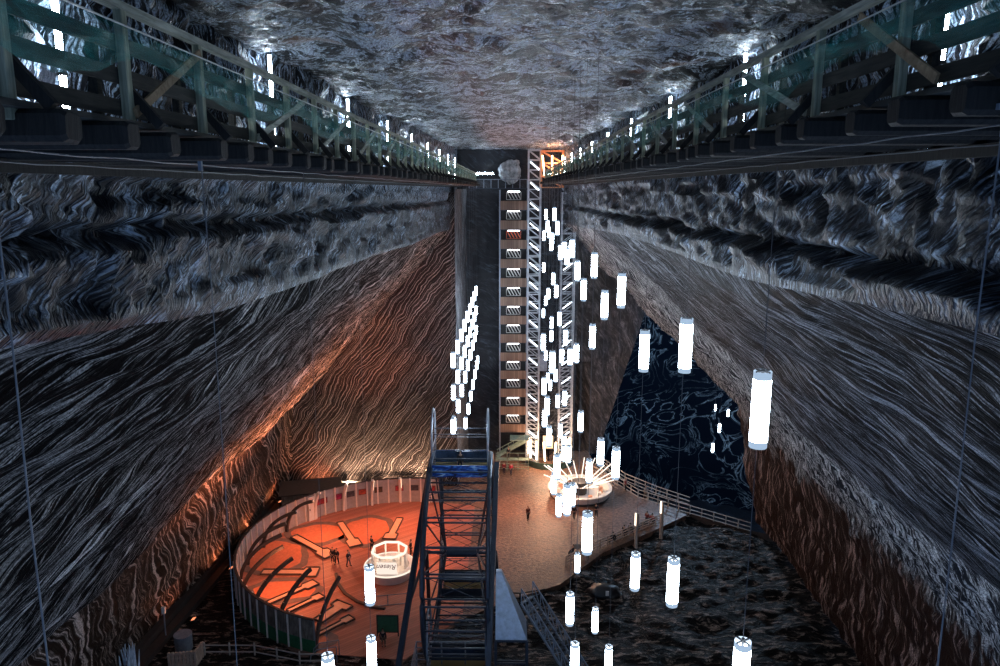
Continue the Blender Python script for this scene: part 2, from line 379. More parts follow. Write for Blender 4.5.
# floors
RAIL = [(12.3, 97.5), (13.7, 93.0), (16.4, 87.5), (20.6, 83.7), (27.5, 78.2)]
RL = [(-100, 104.5), (11.5, 104.5), (12.3, 97.5), (13.7, 93.0), (16.4, 87.5), (20.6, 83.7), (27.5, 78.4), (60, 60)]
def Pfl(u, v):
    X = lerp(-33, 31, u); Y = lerp(36, interp(RL, X), v); return V((X, Y, -.04)), (X, Y)
def plaza_k(X, Y):     # 1 on the trodden flat floor, 0 on the rough ground
    lim = interp([(-40, 47), (-9, 54), (0, 63), (5, 66), (9.8, 72.5), (17.5, 79), (22, 82.5), (40, 99)], X)
    return min(1, max(0, (Y - lim) / 1.5))
sheet('floor', Pfl, 220, 190, [mat_floor()], lambda p, uv: -(1 - plaza_k(p.x, p.y)) * (.35 + .55 * (.3 + fr(V((p.x * .25, p.y * .5, 0)), 5)) - .9 * 0) * (1 if p.x > -6 else .35))
bm = bmesh.new()
pl = [(-4, 60.5), (0, 63.4), (5, 66.4), (9.9, 72.8), (17.4, 79.0), (21, 82.2), (20.2, 83.9), (16.3, 87.4), (13.6, 92.8), (12.1, 98), (11.6, 104), (-6.2, 104), (-6.6, 90.6), (-27, 90.6), (-26.3, 78), (-20, 70), (-14, 60), (-9, 53.5)]
poly(bm, pl, -.6, 0.0); struct(mesh_obj('floor_plaza', bm, mat_plaza()))
def Ppit(u, v):
    X = lerp(10, 62, u); Y = lerp(76, 136, v); return V((X, Y, -21)), (X, Y)
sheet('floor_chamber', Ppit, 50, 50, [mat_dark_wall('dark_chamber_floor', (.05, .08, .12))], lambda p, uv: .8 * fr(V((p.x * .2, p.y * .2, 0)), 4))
bm = bmesh.new()          # cliff below the railing
for (a, b), (c, d) in zip(RL[1:], RL[2:]):
    vs = [bm.verts.new(q) for q in ((a, b, -.05), (c, d, -.05), (c, d, -22), (a, b, -22))]; bm.faces.new(vs)
struct(mesh_obj('wall_ledge', bm, plain('ledge_salt', (.05, .035, .03))))
# ------------------------------------------------------------------ shared materials
M_joist = wood('old_dark_timber', (.006, .0055, .005), (.032, .027, .023), (14, 14, 1.5))
M_post = wood('weathered_post_wood', (.24, .26, .18), (.62, .62, .44), (12, 12, 1))
M_plank = wood('dark_plank_wood', (.03, .03, .026), (.10, .09, .07), (12, 1, 12))
M_rail = wood('pale_rail_wood', (.26, .27, .21), (.66, .66, .54), (12, 1, 12))
M_board = wood('new_brace_wood', (.30, .19, .10), (.62, .44, .26), (3, 6, 6))
M_metal = plain('grey_steel', (.27, .31, .37), .4, .35)
M_steel = plain('dark_blue_steel', (.035, .045, .065), .4, .3)
M_black = plain('black_metal', (.02, .02, .023), .5)
M_cable = plain('steel_cable', (.17, .18, .20), .5, .2)
M_cord = plain('dark_cord', (.10, .10, .11), .6)
M_white = plain('white_paint', (.75, .72, .68), .5, var=.08)
M_tube = glow('cold_tube_glow', (.72, .86, 1), 40)
M_lamp = glow('lamp_glow', (.72, .86, 1), 24)
M_lampend = glow('lamp_end_glow', (.50, .68, .92), .55)
M_warmtube = glow('warm_tube_glow', (1, .50, .24), 9)
M_warmwhite = glow('warm_white_glow', (1, .80, .62), 2.0)
g = G('teal_safety_netting'); nz = g.noise(g.map(g.obj(), (1, 1.2, 4)), 2.0, 5, .7, 1.0)
tr = g.n('BsdfTransparent'); g.set((.03, .50, .42), .4, spec=.3, bump=nz, bs=.3, bd=.03)
mx = g.n('MixShader', {0: g.ramp(nz, [(.35, .10), (.52, .20), (.68, .42)]), 1: tr.outputs[0], 2: g.b.outputs[0]})
g.nt.links.new(mx.outputs[0], g.out.inputs[0]); M_net = g.m
# ------------------------------------------------------------------ timber galleries along both walls
def gallery(s):
    dz = 0.0 if s < 0 else .24; side = 'left' if s < 0 else 'right'
    t = thing('timber_gallery', 'long weathered timber walkway with plank railing hung along the %s wall' % side, 'walkway', (s * 5.6, 6, 38.4 + dz), 0)
    O = V((s * 5.6, 6, 38.4 + dz))
    def B(name, bm, m, parent=t):
        for v in bm.verts: v.co -= O
        o = mesh_obj(name, bm, m, parent); return o
    ye = 98.3
    bm = bmesh.new(); y = 3.2; x0, x1 = s * 4.25, s * 7.15
    while y < ye:
        box(bm, (x0, y, 38.70 + dz), (x1, y + 4.0, 38.76 + dz)); y += 4.03
    B('deck', bm, M_plank)
    # joists: heavy half round logs, one mesh shared by copies
    def log(r, ln, m=M_joist):
        b = bmesh.new(); n = 12; rings = []
        for k, xx in enumerate((0, .04, ln - .04, ln)):
            q = .8 if k in (0, 3) else 1
            rings.append([b.verts.new((-s * xx, r * 1.05 * q * max(-.92, min(.92, 1.25 * math.cos(2 * PI * i / n))), r * q * max(-.9, min(.9, 1.2 * math.sin(2 * PI * i / n))))) for i in range(n)])
        for A, Bq in zip(rings, rings[1:]):
            for i in range(n): b.faces.new((A[i], A[(i + 1) % n], Bq[(i + 1) % n], Bq[i]))
        b.faces.new(rings[0]); b.faces.new(rings[-1][::-1]); bmesh.ops.recalc_face_normals(b, faces=b.faces)
        return mesh_obj('joist', b, m, t)
    j0 = log(.16, 3.25); y = 3.5; i = 0
    while y < ye:
        j = j0 if i == 0 else j0.copy()
        if i: C.objects.link(j); j.parent = t
        j.location = V((s * (7.2 + random.uniform(-.08, .08)), y, 38.54 + dz + random.uniform(-.015, .015))) - O; j.rotation_euler = (random.uniform(-.1, .1), 0, random.uniform(-.02, .02))
        y += 1.13; i += 1
    # posts
    ys = [8.83 + (2.11 if s < 0 else 2.35) * k for k in range(-2, 43 if s < 0 else 38)]
    def rep(name, bmf, m, locs):
        b = bmf(); o0 = mesh_obj(name, b, m, t)
        for k, (l, r_) in enumerate(locs):
            o = o0 if k == 0 else o0.copy()
            if k: C.objects.link(o); o.parent = t
            o.location = V(l) - O; o.rotation_euler = r_
    def pb():
        b = bmesh.new(); box(b, (-.05, -.06, -.1), (.05, .06, 1.36)); bmesh.ops.bevel(b, geom=b.edges[:], offset=.008, segments=1, affect='EDGES'); return b
    rep('post', pb, M_post, [((s * 4.42, y, 38.70 + dz), (0, 0, 0)) for y in ys])
    def pb2():
        b = bmesh.new(); box(b, (-.05, -.05, 0), (.05, .05, .95)); return b
    rep('inner_post', pb2, M_plank, [((s * 4.72, y - .1, 38.72 + dz), (0, 0, 0)) for y in ys[:26]])
    # outrigger braces
    def ob():
        b = bmesh.new(); bar(b, (0, 0, .42), (-s * .36, 0, 0), .08, .11); return b
    rep('outrigger_brace', ob, M_joist, [((s * 4.46, y + .12, 38.72 + dz), (0, 0, 0)) for y in ys])
    # rails and planks, four bays each
    for z, nm, m, hh, tt, xo in ((40.02, 'top_rail', M_rail, .09, .12, 0), (39.62, 'plank', M_plank, .17, .035, .07), (39.28, 'plank', M_plank, .18, .035, .07), (38.93, 'plank', M_plank, .18, .035, .07)):
        y = ys[0] - .1; k = 0
        while y < 97:
            b = bmesh.new(); a = random.uniform(-.02, .02); e = min(y + 8.5, 98.3)
            bar(b, (s * (4.42 + xo), y, z + dz + a), (s * (4.42 + xo), e, z + dz + random.uniform(-.02, .02)), tt, hh); B(nm, b, m); y = e + .02
            if e >= 98.2: break
    # pale diagonal boards nailed across the bays
    k = 0
    for i in range(2, len(ys) - 2, 2):
        b = bmesh.new(); y0, y1 = ys[i], ys[i] + (2.0 if i < 4 else 3.3)
        if s > 0: y0, y1 = ys[i] - .9 if i < 4 else ys[i] - 2.2, ys[i] + 1.0
        bar(b, (s * 4.34, y0, 38.86 + dz), (s * 4.34, y1, 39.86 + dz), .03, .11); B('diagonal_board', b, M_board if i < 4 else M_rail)
    # netting draped inside the railing
    b = bmesh.new(); lay = None; n = 520; rows = 6; vs = []
    for i in range(n + 1):
        y = ygeo(i / n, 3.6, 98); dr = .52 + .14 * math.sin(y * 1.1) + .24 * fr(V((y * .5, s, 0)), 3)
        vs.append([b.verts.new((s * (4.36 - .14 * math.sin(PI * r / rows) * (1 + fr(V((y * 1.5, r * .6, s)), 2)) - .03), y, 39.80 + dz - dr * r / rows)) for r in range(rows + 1)])
    for i in range(n):
        for r in range(rows): b.faces.new((vs[i][r], vs[i + 1][r], vs[i + 1][r + 1], vs[i][r + 1]))
    B('safety_net', b, M_net)
    b = bmesh.new(); tube(b, [q.to_tuple() for q in [V((s * 4.33, y, 39.80 + dz)) for y in [3.6 + 2.0 * k for k in range(48)]]], .012, 5); B('net_hem', b, M_white)
    # bearers and cable trays under the joists
    b = bmesh.new(); box(b, (s * 6.8, 3, 38.22 + dz), (s * 7.0, 98.3, 38.40 + dz)); B('bearer', b, M_joist)
    for xx, zz in ((4.6, 38.36), (6.3, 38.34)):
        b = bmesh.new(); tube(b, [(s * xx, y, zz + dz - .02 * math.sin(y * 1.4) ** 2) for y in [3 + k * 1.0 for k in range(96)]], .010, 5); B('cable', b, M_cable)
gallery(-1); gallery(1)
# cross walkway at the far end
t = thing('cross_walkway', 'grey metal bridge with square railing joining both galleries at the far end', 'walkway', (-1, 100, 38.1))
bm = bmesh.new(); box(bm, (-4.4, -.9, -.1), (3.3, .9, .05)); mesh_obj('deck', bm, M_steel, t)
for yy in (-.9, .9):
    bm = bmesh.new(); bar(bm, (-4.4, yy, 1.15), (3.3, yy, 1.15), .07)
    for k in range(9): bar(bm, (-4.4 + k * .96, yy, 0), (-4.4 + k * .96, yy, 1.15), .06)
    mesh_obj('railing', bm, M_metal, t)
# ------------------------------------------------------------------ fluorescent tubes on the walls above the galleries
def wall_tube():
    t = thing('tube_light', '', 'light'); b = bmesh.new(); tube(b, [(0, 0, -.62), (0, 0, .62)], .05, 10); mesh_obj('glass_tube', b, M_tube, t)
    b = bmesh.new(); box(b, (-.055, -.055, -.67), (.055, .055, -.62)); mesh_obj('end_cap', b, M_black, t); b = bmesh.new(); box(b, (-.055, -.055, .62), (.055, .055, .67)); mesh_obj('end_cap', b, M_black, t)
    return t
wt = wall_tube(); first = True
nm9 = ['nearest the camera', 'second from the camera', 'third from the camera', 'fourth from the camera', 'fifth from the camera', 'sixth from the camera', 'seventh from the camera', 'eighth from the camera', 'ninth from the camera']
for s, side in ((-1, 'left'), (1, 'right')):
    for k in range(9):
        Y = (11.9 if s < 0 else 12.6) + 10.4 * k
        for lv, z in (('upper', 40.85 + (.3 if k else -.35)), ('lower', 39.2 + (.25 if k else -.1))):
            lab = 'glowing white %s tube light on the %s wall, %s' % (lv, side, nm9[k]); l = (s * 6.93, Y, z + (.15 if s > 0 else 0))
            if first: o = wt; o.location = l; o['label'] = lab; first = False
            else: o = dup(wt, l, lab)
            o['group'] = 'tube lights above the %s gallery' % side
for x, y, wd, lab in ((485, 173.5, 1.15, 'short glowing horizontal tube light on the far dark wall left of the tower'), (551, 174, 1.0, 'short glowing horizontal tube light on the far wall right of the tower')):
    p = at(x, y, Y=102.6); t = thing('wall_tube_light', lab, 'light', p); b = bmesh.new(); tube(b, [(-wd, 0, 0), (wd, 0, 0)], .13, 8); mesh_obj('glass_tube', b, M_tube, t)
    b = bmesh.new(); box(b, (-wd, .1, -.12), (wd, .3, .12)); mesh_obj('housing', b, M_black, t)
# ------------------------------------------------------------------ hanging cylinder lamps
L = 1.34; R = .15
def lamp_proto():
    t = thing('hanging_lamp', '', 'lamp')
    b = bmesh.new(); lathe(b, [(R * .97, 0), (R, .01), (R, .12)], 20, 1); lathe(b, [(R, .12), (R, L - .14)], 20, 0); lathe(b, [(R, L - .14), (R, L)], 20, 1)
    bmesh.ops.remove_doubles(b, verts=b.verts, dist=1e-4)
    mesh_obj('lamp_cylinder', b, [M_lamp, M_lampend], t, True)
    b = bmesh.new(); 
    for a in (.5, .5 + PI / 2): bar(b, (-R * math.cos(a), -R * math.sin(a), L), (R * math.cos(a), R * math.sin(a), L), .025, .03)
    tube(b, [(0, 0, L - .1), (0, 0, L + .06)], .03, 8)
    mesh_obj('top_bracket', b, M_black, t)
    b = bmesh.new(); lathe(b, [(0.001, .02), (R * .95, .02), (R * .95, .04)], 16); mesh_obj('bottom_disc', b, M_lampend, t)
    b = bmesh.new(); tube(b, [(0, 0, 0), (0, 0, 1)], .007, 6); mesh_obj('cord', b, M_cord, t)
    return t
LP = lamp_proto(); lamp_used = []
def hang(x, y0, X=None, Y=None, label='', group=None, top=None, scale=1.0, bot=None):
    """x, y0: the photograph's pixel of the lamp's top centre"""
    p = at(x, y0, X=X, Y=Y) if X is None or Y is None else V((X, Y, x))
    if p.y > 101.5 and X is not None: p = at(x, y0, Y=101)
    z = p.z - L * scale; loc = V((p.x, p.y, z))
    if lamp_used: o = dup(LP, loc, label, group)
    else: o = LP; o.location = loc; o['label'] = label; o['group'] = group or 'hanging lamps'
    if scale != 1.0:
        for c in o.children: c.scale = (scale, scale, scale)
    if group: o['group'] = group
    lamp_used.append((o, top, bot)); return o
A, Bx = 4.25, 2.35
near = [
 (763, 371, A, 'largest near cylinder lamp hanging in front of the right sloping wall'),
 (687, 318, A, 'cylinder lamp hanging left of and above the largest lamp, before the cave mouth'),
 (645, 330, A, 'glowing cylinder lamp beside the left rim of the dark cave mouth'),
 (622, 273, A, 'glowing cylinder lamp against the grey rock right of the tower, highest of the bigger ones'),
 (605, 290, A, 'glowing cylinder lamp just left of and below the highest bigger one'),
 (594.7, 252, A, 'slim glowing lamp where the right wall meets the end wall'),
 (592.8, 323.5, A, 'slim glowing lamp over the grey brown end wall right of the tower'),
 (584, 278, A, 'slim glowing lamp just right of the upper tower'),
 (577.8, 260, A, 'slim glowing lamp touching the right edge of the upper tower'),
 (581, 410.5, A, 'slim glowing lamp in front of the tall dark doorway'),
 (616.3, 447, A, 'glowing lamp in front of the dark chamber, above the curved fence'),
 (601, 438, A, 'glowing lamp left of the dark chamber, above the round bar'),
 (674, 558, A, 'glowing cylinder lamp low over the rough dark ground, right of its neighbour'),
 (636, 553, A, 'glowing cylinder lamp over the rough ground beside the lamp posts'),
 (743, 641, A, 'cylinder lamp with a crossed top cut by the bottom edge, furthest right'),
 (587.7, 512, Bx, 'tall glowing lamp hanging right in front of the round bar'),
 (577.6, 553, A, 'small glowing lamp over the benches by the inner fence'),
 (570.2, 593, Bx, 'slim glowing lamp above the lattice stair at the bottom'),
 (595.5, 608, A, 'small glowing lamp over the dark rough ground, lower middle'),
 (575, 643, Bx, 'lamp cut by the bottom edge, leftmost of the two beside each other'),
 (609, 646, A, 'lamp cut by the bottom edge, rightmost of the two beside each other'),
 (557, 454, Bx, 'slim lamp in front of the round bar, upper left'),
 (554, 473, Bx + .3, 'slim lamp hanging before the left rim of the round bar'),
 (559, 494, Bx + .4, 'slim lamp hanging below the left rim of the round bar'),
 (567.4, 484, Bx, 'bright lamp in front of the middle of the round bar'),
 (573, 483, A - .8, 'short looking lamp right beside the middle one before the round bar'),
 (589.4, 459, A, 'lamp hanging above the right rim of the round bar'),
 (563.8, 445, A, 'lamp at the right foot of the lattice tower'),
 (568.8, 445, A, 'lamp beside the right foot of the lattice tower')]
for x, y, X, lab in near: hang(x, y, X=X, label=lab, group='hanging lamps over the right side')
clus = [(546, 208.5, 9), (554.5, 207, 11), (547.7, 220, 7), (549, 226, 8), (557.5, 220.5, 12), (544, 230, 8.5), (552.5, 232, 8), (551.5, 238, 7), (560.4, 244.5, 13.5), (564.3, 241, 12.5), (567.3, 247.5, 11.5), (572.4, 238.5, 16.5),
 (543.8, 262, 8), (553.3, 272, 11), (556.3, 284, 11.5), (548.5, 287.5, 10.5), (545.8, 295, 10.5), (543.5, 308, 8), (559.6, 311, 12.5), (551.8, 316, 12), (551.5, 329.5, 8.5), (543.5, 333, 17), (565.8, 329, 15.5), (545.8, 350, 9), (552.3, 350.5, 21),
 (562, 348, 14), (570.3, 347.5, 17.5), (576.6, 343, 19), (555.8, 368.5, 11.5), (548, 372, 7), (550.3, 379, 10.5), (544, 377, 16), (547.3, 396, 18), (557.8, 394, 13), (564.9, 390, 15), (544.7, 409, 18), (549.2, 426, 20), (560.5, 423, 13), (564, 435, 10)]
for x, y, h in clus:
    Ye = 1.3 * F / h; X = min((A, Bx), key=lambda q: abs(math.log(q * F / (x - 510) / Ye)))
    Y = min(98.5, X * F / (x - 510))
    hang(x, y, Y=Y, label='small glowing lamp among many before the lattice tower, %s part' % ('upper' if y < 290 else 'middle' if y < 372 else 'lower'), group='lamps before the tower, %s part' % ('upper' if y < 290 else 'middle' if y < 372 else 'lower'))
# left rows, spaced 4.9 m
rowz = [('top', 25.6, range(0, 9)), ('second', 23.0, range(0, 9)), ('third', 20.4, range(0, 9)), ('lowest', 15.6, range(3, 10))]
for nm, z, ks in rowz:
    for k in ks: hang(z, 0, X=-4.4, Y=56 + 5.0 * min(k, 8.6), label='small glowing lamp in the %s receding row left of the stair tower' % nm, group='left rows of lamps, %s row' % nm)
for k, zt in ((0, 18.0), (1, 17.6), (2, 13.4)): pass
for x, y, X, lab in ((453, 418, -4.4, 'lowest left small lamp above the big wheel, nearest of the left rows'), (369, 566, -4.5, 'glowing lamp hanging just left of the round kiosk'), (371, 637, -4.5, 'lamp hanging below the kiosk at the bottom edge'), (327.5, 655, -4.5, 'lamp with a crossed top barely entering at the bottom, left of the wheel')):
    hang(x, y, X=X, label=lab, group='lamps over the left side')
for x, y, Y, in ((715.6, 404, 128), (728.4, 408.6, 112), (719.8, 423, 92), (713, 442.6, 88)):
    hang(x, y, Y=Y, label={128: 'tiny distant lamp inside the dark chamber, highest', 112: 'small lamp inside the dark chamber, furthest right', 92: 'small lamp inside the dark chamber, second lowest', 88: 'small lamp inside the dark chamber, lowest'}[Y], group='lamps in the neighbouring chamber')
# fix the cords: each reaches up to the lamp above on the same line or to the gallery / ceiling
tops = [(o.location.x, o.location.y, o.location.z) for o, _, _ in lamp_used]
for o, tp, _ in lamp_used:
    x, y, z = o.location; ab = [q[2] for q in tops if abs(q[0] - x) < .12 and abs(q[1] - y) < .6 and q[2] > z + 1.4]
    end = min(ab) if ab else (38.35 if abs(x) > 3.9 and y < 103 else min(zceil(y), 43) if y < 103 else 38)
    for c in o.children:
        if c.name.startswith('cord'): c.location = (0, 0, L); c.scale = (1, 1, max(.1, end - z - L))
# long wires that run down past the frame, with their hooks on the galleries
def wire(X, Y, z0, z1, lab, k=0):
    t = thing('suspension_wire', lab, 'wire', (X, Y, z0), 0, 'long suspension wires')
    n = 16; b = bmesh.new(); tube(b, [(.03 * math.sin(i * .9 + k), .02 * math.sin(i * 1.7), (z1 - z0) * i / n) for i in range(n + 1)], .009, 6); mesh_obj('strand', b, M_cable, t)
    b = bmesh.new(); bar(b, (0, 0, z1 - z0 - .05), (0, 0, z1 - z0 + .22), .05); bar(b, (-.09, 0, z1 - z0 + .2), (.09, 0, z1 - z0 + .2), .05); mesh_obj('hook', b, M_metal, t)
p = at(0, 250, X=-4.45)
wire(-4.4, 6.3, 12, 38.3, 'thick wire running down the far left of the picture')
wire(-4.4, 10.7, 8, 38.3, 'wire hanging before the left slope, second from the left', 1)
wire(4.3, 6.7, 12, 38.5, 'thick wire running down the far right of the picture', 4)
# ------------------------------------------------------------------ lattice lift tower
def truss(bm, x0, x1, y0, y1, z0, z1, n, w=.12, dg=1):
    for x in (x0, x1):
        for y in (y0, y1): bar(bm, (x, y, z0), (x, y, z1), w * 1.5)
    h = (z1 - z0) / n
    for k in range(n + 1):
        z = z0 + k * h
        for y in (y0, y1): bar(bm, (x0, y, z), (x1, y, z), w)
        for x in (x0, x1): bar(bm, (x, y0, z), (x, y1, z), w)
        if k < n:
            a, c = (z + h, z) if dg > 0 else (z, z + h)
            for y in (y0, y1): bar(bm, (x0, y, a), (x1, y, c), w * .8)
            for x in (x0, x1): bar(bm, (x, y0, a), (x, y1, c), w * .8)
M_orange = plain('orange_steel', (.75, .36, .18), .5)  # housing steel coloured orange throughout
M_tower = plain('galvanised_steel', (.46, .49, .54), .4, .25)
T = thing('lift_tower', 'tall white lit lattice lift tower rising from floor to ceiling at the far end', 'tower', (5.6, 100, 0))
bm = bmesh.new(); truss(bm, -3.15, -1.55, -1, 1, 0, 43.0, 34, .13); mesh_obj('lattice_mast', bm, M_tower, T)
bm = bmesh.new(); truss(bm, 1.3, 3.1, -1, 1, 0, 37.5, 28, .13, -1); mesh_obj('lattice_mast', bm, M_tower, T)
bm = bmesh.new(); truss(bm, -1.55, .0, 0, 1.6, 0, 38, 22, .08); truss(bm, 0, 1.3, 0, 1.6, 0, 38, 22, .08, -1); mesh_obj('lift_shaft', bm, M_steel, T)
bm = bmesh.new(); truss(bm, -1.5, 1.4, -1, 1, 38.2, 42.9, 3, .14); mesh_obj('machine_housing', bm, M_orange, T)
for k in range(16):
    z = 1.6 + 2.62 * k; bm = bmesh.new(); bar(bm, (-2.95, -1.15, z + .55), (-1.8, -1.15, z - .45), .15); mesh_obj('diagonal_tube', bm, glow('tower_tube_glow', (.85, .92, 1), 3.0) if k == 0 else D.materials['tower_tube_glow'], T)
for k in range(12):
    z = 1.6 + 2.62 * k; bm = bmesh.new(); bar(bm, (1.55, -1.15, z - .45), (2.8, -1.15, z + .5), .15); mesh_obj('diagonal_tube', bm, D.materials['tower_tube_glow'], T)
for x in (-1.2, -.1, 1.1):
    bm = bmesh.new(); bar(bm, (x * .9, -1.1, 39.7), (x * 1.15, -1.1, 42.3), .2); mesh_obj('orange_tube', bm, M_warmtube, T)
for k in range(8):
    a = PI * (1.02 + .96 * k / 7); x = 3.0 * math.cos(a); y = 2.4 * math.sin(a)
    bm = bmesh.new(); bar(bm, (x * 1.0, y - .2, .9), (x * .86 + (-.3 if k < 4 else .3), y - .1, 3.6), .19); mesh_obj('base_tube', bm, glow('base_tube_glow', (1, .72, .45), 6.0) if k == 0 else D.materials['base_tube_glow'], T)
bm = bmesh.new(); lathe(bm, [(3.3, 0), (3.3, .9), (3.22, .9), (3.22, 0)], 20, 0, PI, 2 * PI, (0, -.4)); mesh_obj('base_parapet', bm, plain('green_glass_parapet', (.05, .10, .08), .2), T)
bm = bmesh.new(); box(bm, (-.9, -1.6, 2.4), (.5, -1.4, 4.2)); mesh_obj('lit_sign_panel', bm, glow('lit_panel', (1, .6, .3), 1.2), T)
bm = bmesh.new(); box(bm, (-1.4, -.2, 13.2), (-.4, 1.2, 15.6)); mesh_obj('lift_cabin', bm, plain('blue_grey_cabin', (.30, .36, .46), .3), T)
# ------------------------------------------------------------------ stair tower
M_brown = mat_planks('brown_stair_cladding', (.13, .075, .05), (.34, .21, .15), .3, 0)
T = thing('stair_tower', 'tall dark stair tower of brown clad landings left of the lattice lift tower', 'tower', (.5, 100.3, 0))
for x in (-1.85, 1.85):
    for y in (-1.3, 1.3):
        bm = bmesh.new(); bar(bm, (x, y, 0), (x, y, 37.9), .16); mesh_obj('column', bm, M_metal, T)
lv = 2.56
M_stair = plain('white_stair_steel', (.62, .62, .60), .45); M_redst = plain('red_stair_steel', (.75, .14, .06), .45); M_back = plain('black_back_panel', (.012, .013, .016))
M_stl = glow('stair_tube_glow', (.95, .97, 1), 4.5)
bm = bmesh.new(); box(bm, (-1.85, 1.32, 3.6), (1.85, 1.4, 37.9)); mesh_obj('back_panel', bm, M_back, T)
for k in range(13):
    z = 4.55 + lv * k
    bm = bmesh.new(); box(bm, (-1.8, -1.25, z - .08), (1.8, -.2, z + .04)); mesh_obj('landing', bm, M_steel, T)
    bm = bmesh.new(); box(bm, (-1.78, -1.4, z + .02), (1.78, -1.33, z + 1.2)); mesh_obj('parapet', bm, M_brown, T)
    ms = M_redst if k == 10 else M_stair
    if k < 13:
        bm = bmesh.new(); zz = z + 1.35
        for q in range(4): bar(bm, (-.85 + q * .42, -.9, zz + .95), (-.35 + q * .42, -.9, zz + .05), .09, .12)
        bar(bm, (-.95, -1.0, zz), (.95, -1.0, zz), .06); bar(bm, (-.95, -1.0, zz), (-.95, -1.0, zz + 1), .06); bar(bm, (.95, -1, zz), (.95, -1, zz + 1), .06)
        mesh_obj('stair_flight', bm, ms, T)
        bm = bmesh.new(); box(bm, (-.8, -1.05, zz + .98), (.8, -.9, zz + 1.12)); mesh_obj('landing_tube', bm, M_stl, T)
# green steel stair and platform at its foot
M_green = plain('green_grey_steel', (.30, .38, .30), .5)
T = thing('steel_stair', 'pale green steel stair zigzagging down at the foot of the stair tower', 'stairs', (.3, 97.5, 0))
bm = bmesh.new()
for yy in (-.5, .5): bar(bm, (1.9, yy, 3.9), (-2.0, yy, 1.7), .1, .35)
for k in range(13): box(bm, (1.75 - .3 * k, -.5, 3.72 - .17 * k), (2.0 - .3 * k, .5, 3.77 - .17 * k))
mesh_obj('flight', bm, M_green, T)
bm = bmesh.new(); bar(bm, (1.9, -.5, 4.9), (-2.0, -.5, 2.7), .07)
for k in range(6): bar(bm, (1.8 - .75 * k, -.5, 3.9 - .42 * k), (1.8 - .75 * k, -.5, 4.85 - .42 * k), .05)
mesh_obj('handrail', bm, M_green, T)
bm = bmesh.new(); box(bm, (-.2, -.6, 4.0), (2.4, 1.6, 4.12)); box(bm, (-2.2, -1.6, 1.5), (2.4, -.6, 1.6))
for x in (-2.1, -.6, .9, 2.3): bar(bm, (x, -1.55, 0), (x, -1.55, 2.6), .08)
for z in (.35, .7, 1.05, 2.6): bar(bm, (-2.2, -1.55, z), (2.4, -1.55, z), .06)
mesh_obj('platform', bm, M_green, T)
# pale rock patch behind the walkway
# ------------------------------------------------------------------ panoramic wheel, seen edge on
WC = V((-3.83, 55.5, 9.0)); WR = 8.0
T = thing('big_wheel', 'dark blue steel panoramic wheel seen edge on, standing in the foreground', 'ferris wheel', (WC.x, WC.y, 0))
def ring(bm, x, r, rad, n=64): tube(bm, [(x, r * math.cos(2 * PI * k / n), WC.z + r * math.sin(2 * PI * k / n)) for k in range(n)], rad, 6, closed=True)
for x in (-2.33, 2.33):
    bm = bmesh.new(); ring(bm, x, WR, .17); ring(bm, x, WR - 1.0, .12)
    for k in range(48):
        a, b2 = 2 * PI * k / 48, 2 * PI * (k + 1) / 48; r0, r1 = (WR, WR - 1.0) if k % 2 else (WR - 1.0, WR)
        bar(bm, (x, r0 * math.cos(a), WC.z + r0 * math.sin(a)), (x, r1 * math.cos(b2), WC.z + r1 * math.sin(b2)), .06)
    mesh_obj('rim', bm, M_steel, T)
for k in range(12):
    a = 2 * PI * (k + .5) / 12
    for x in (-2.33, 2.33): bm = bmesh.new(); bar(bm, (x * .55, .3 * math.cos(a), WC.z + .3 * math.sin(a)), (x, (WR - 1) * math.cos(a), WC.z + (WR - 1) * math.sin(a)), .09); mesh_obj('spoke', bm, M_steel, T)
for k in range(24):
    a = 2 * PI * k / 24; bm = bmesh.new(); c, s_ = math.cos(a), math.sin(a)
    for r in (WR, WR - 1): bar(bm, (-2.33, r * c, WC.z + r * s_), (2.33, r * c, WC.z + r * s_), .11)
    a2 = 2 * PI * (k + 1) / 24
    bar(bm, (-2.33, (WR - .5) * c, WC.z + (WR - .5) * s_), (2.33, (WR - .5) * math.cos(a2), WC.z + (WR - .5) * math.sin(a2)), .035)
    bar(bm, (2.33, (WR - .5) * c, WC.z + (WR - .5) * s_), (-2.33, (WR - .5) * math.cos(a2), WC.z + (WR - .5) * math.sin(a2)), .035)
    mesh_obj('cross_rung', bm, M_steel, T)
bm = bmesh.new(); tube(bm, [(-2.9, 0, WC.z), (2.8, 0, WC.z)], .13, 16); tube(bm, [(-1.2, 0, WC.z), (1.2, 0, WC.z)], .3, 20); mesh_obj('axle', bm, M_steel, T)
for x in (-2.9, 2.7):
    bm = bmesh.new()
    for yy in (6.0,):
        bar(bm, (x, 0, WC.z), (x * 1.18, yy, -.3), .3, .42)
    pa, pb_ = (at(430, 468, Y=53.5), at(398, 668, Y=46)) if x < 0 else (at(497, 462, Y=53.5), at(488, 672, Y=46))
    pb_ = pb_ + (pb_ - pa) * .6; O_ = V((WC.x, WC.y, 0)); bar(bm, pa - O_, pb_ - O_, .36, .36); bar(bm, (x, 0, WC.z), pa.lerp(pb_, .45) - O_, .2)
    mesh_obj('support_frame', bm, M_steel, T)
M_tread = mat_planks('gondola_floor_planks', (.30, .22, .08), (.48, .38, .16), .16, PI / 2)
M_bluepic = G('blue_painted_panel'); gg = M_bluepic; nzz = gg.noise(gg.map(gg.obj(), (.8, 1, 2.5)), 1.4, 6, .6, 1.0)
M_bluepic = gg.set(gg.ramp(nzz, [(.38, (.005, .012, .05)), (.5, (.01, .07, .42)), (.6, (.10, .28, .7)), (.68, (.6, .75, .9))]), .3)
M_roof = plain('dark_blue_roof_sheet', (.03, .05, .09), .18, var=.5, sc=1.2)
HD = 1.5
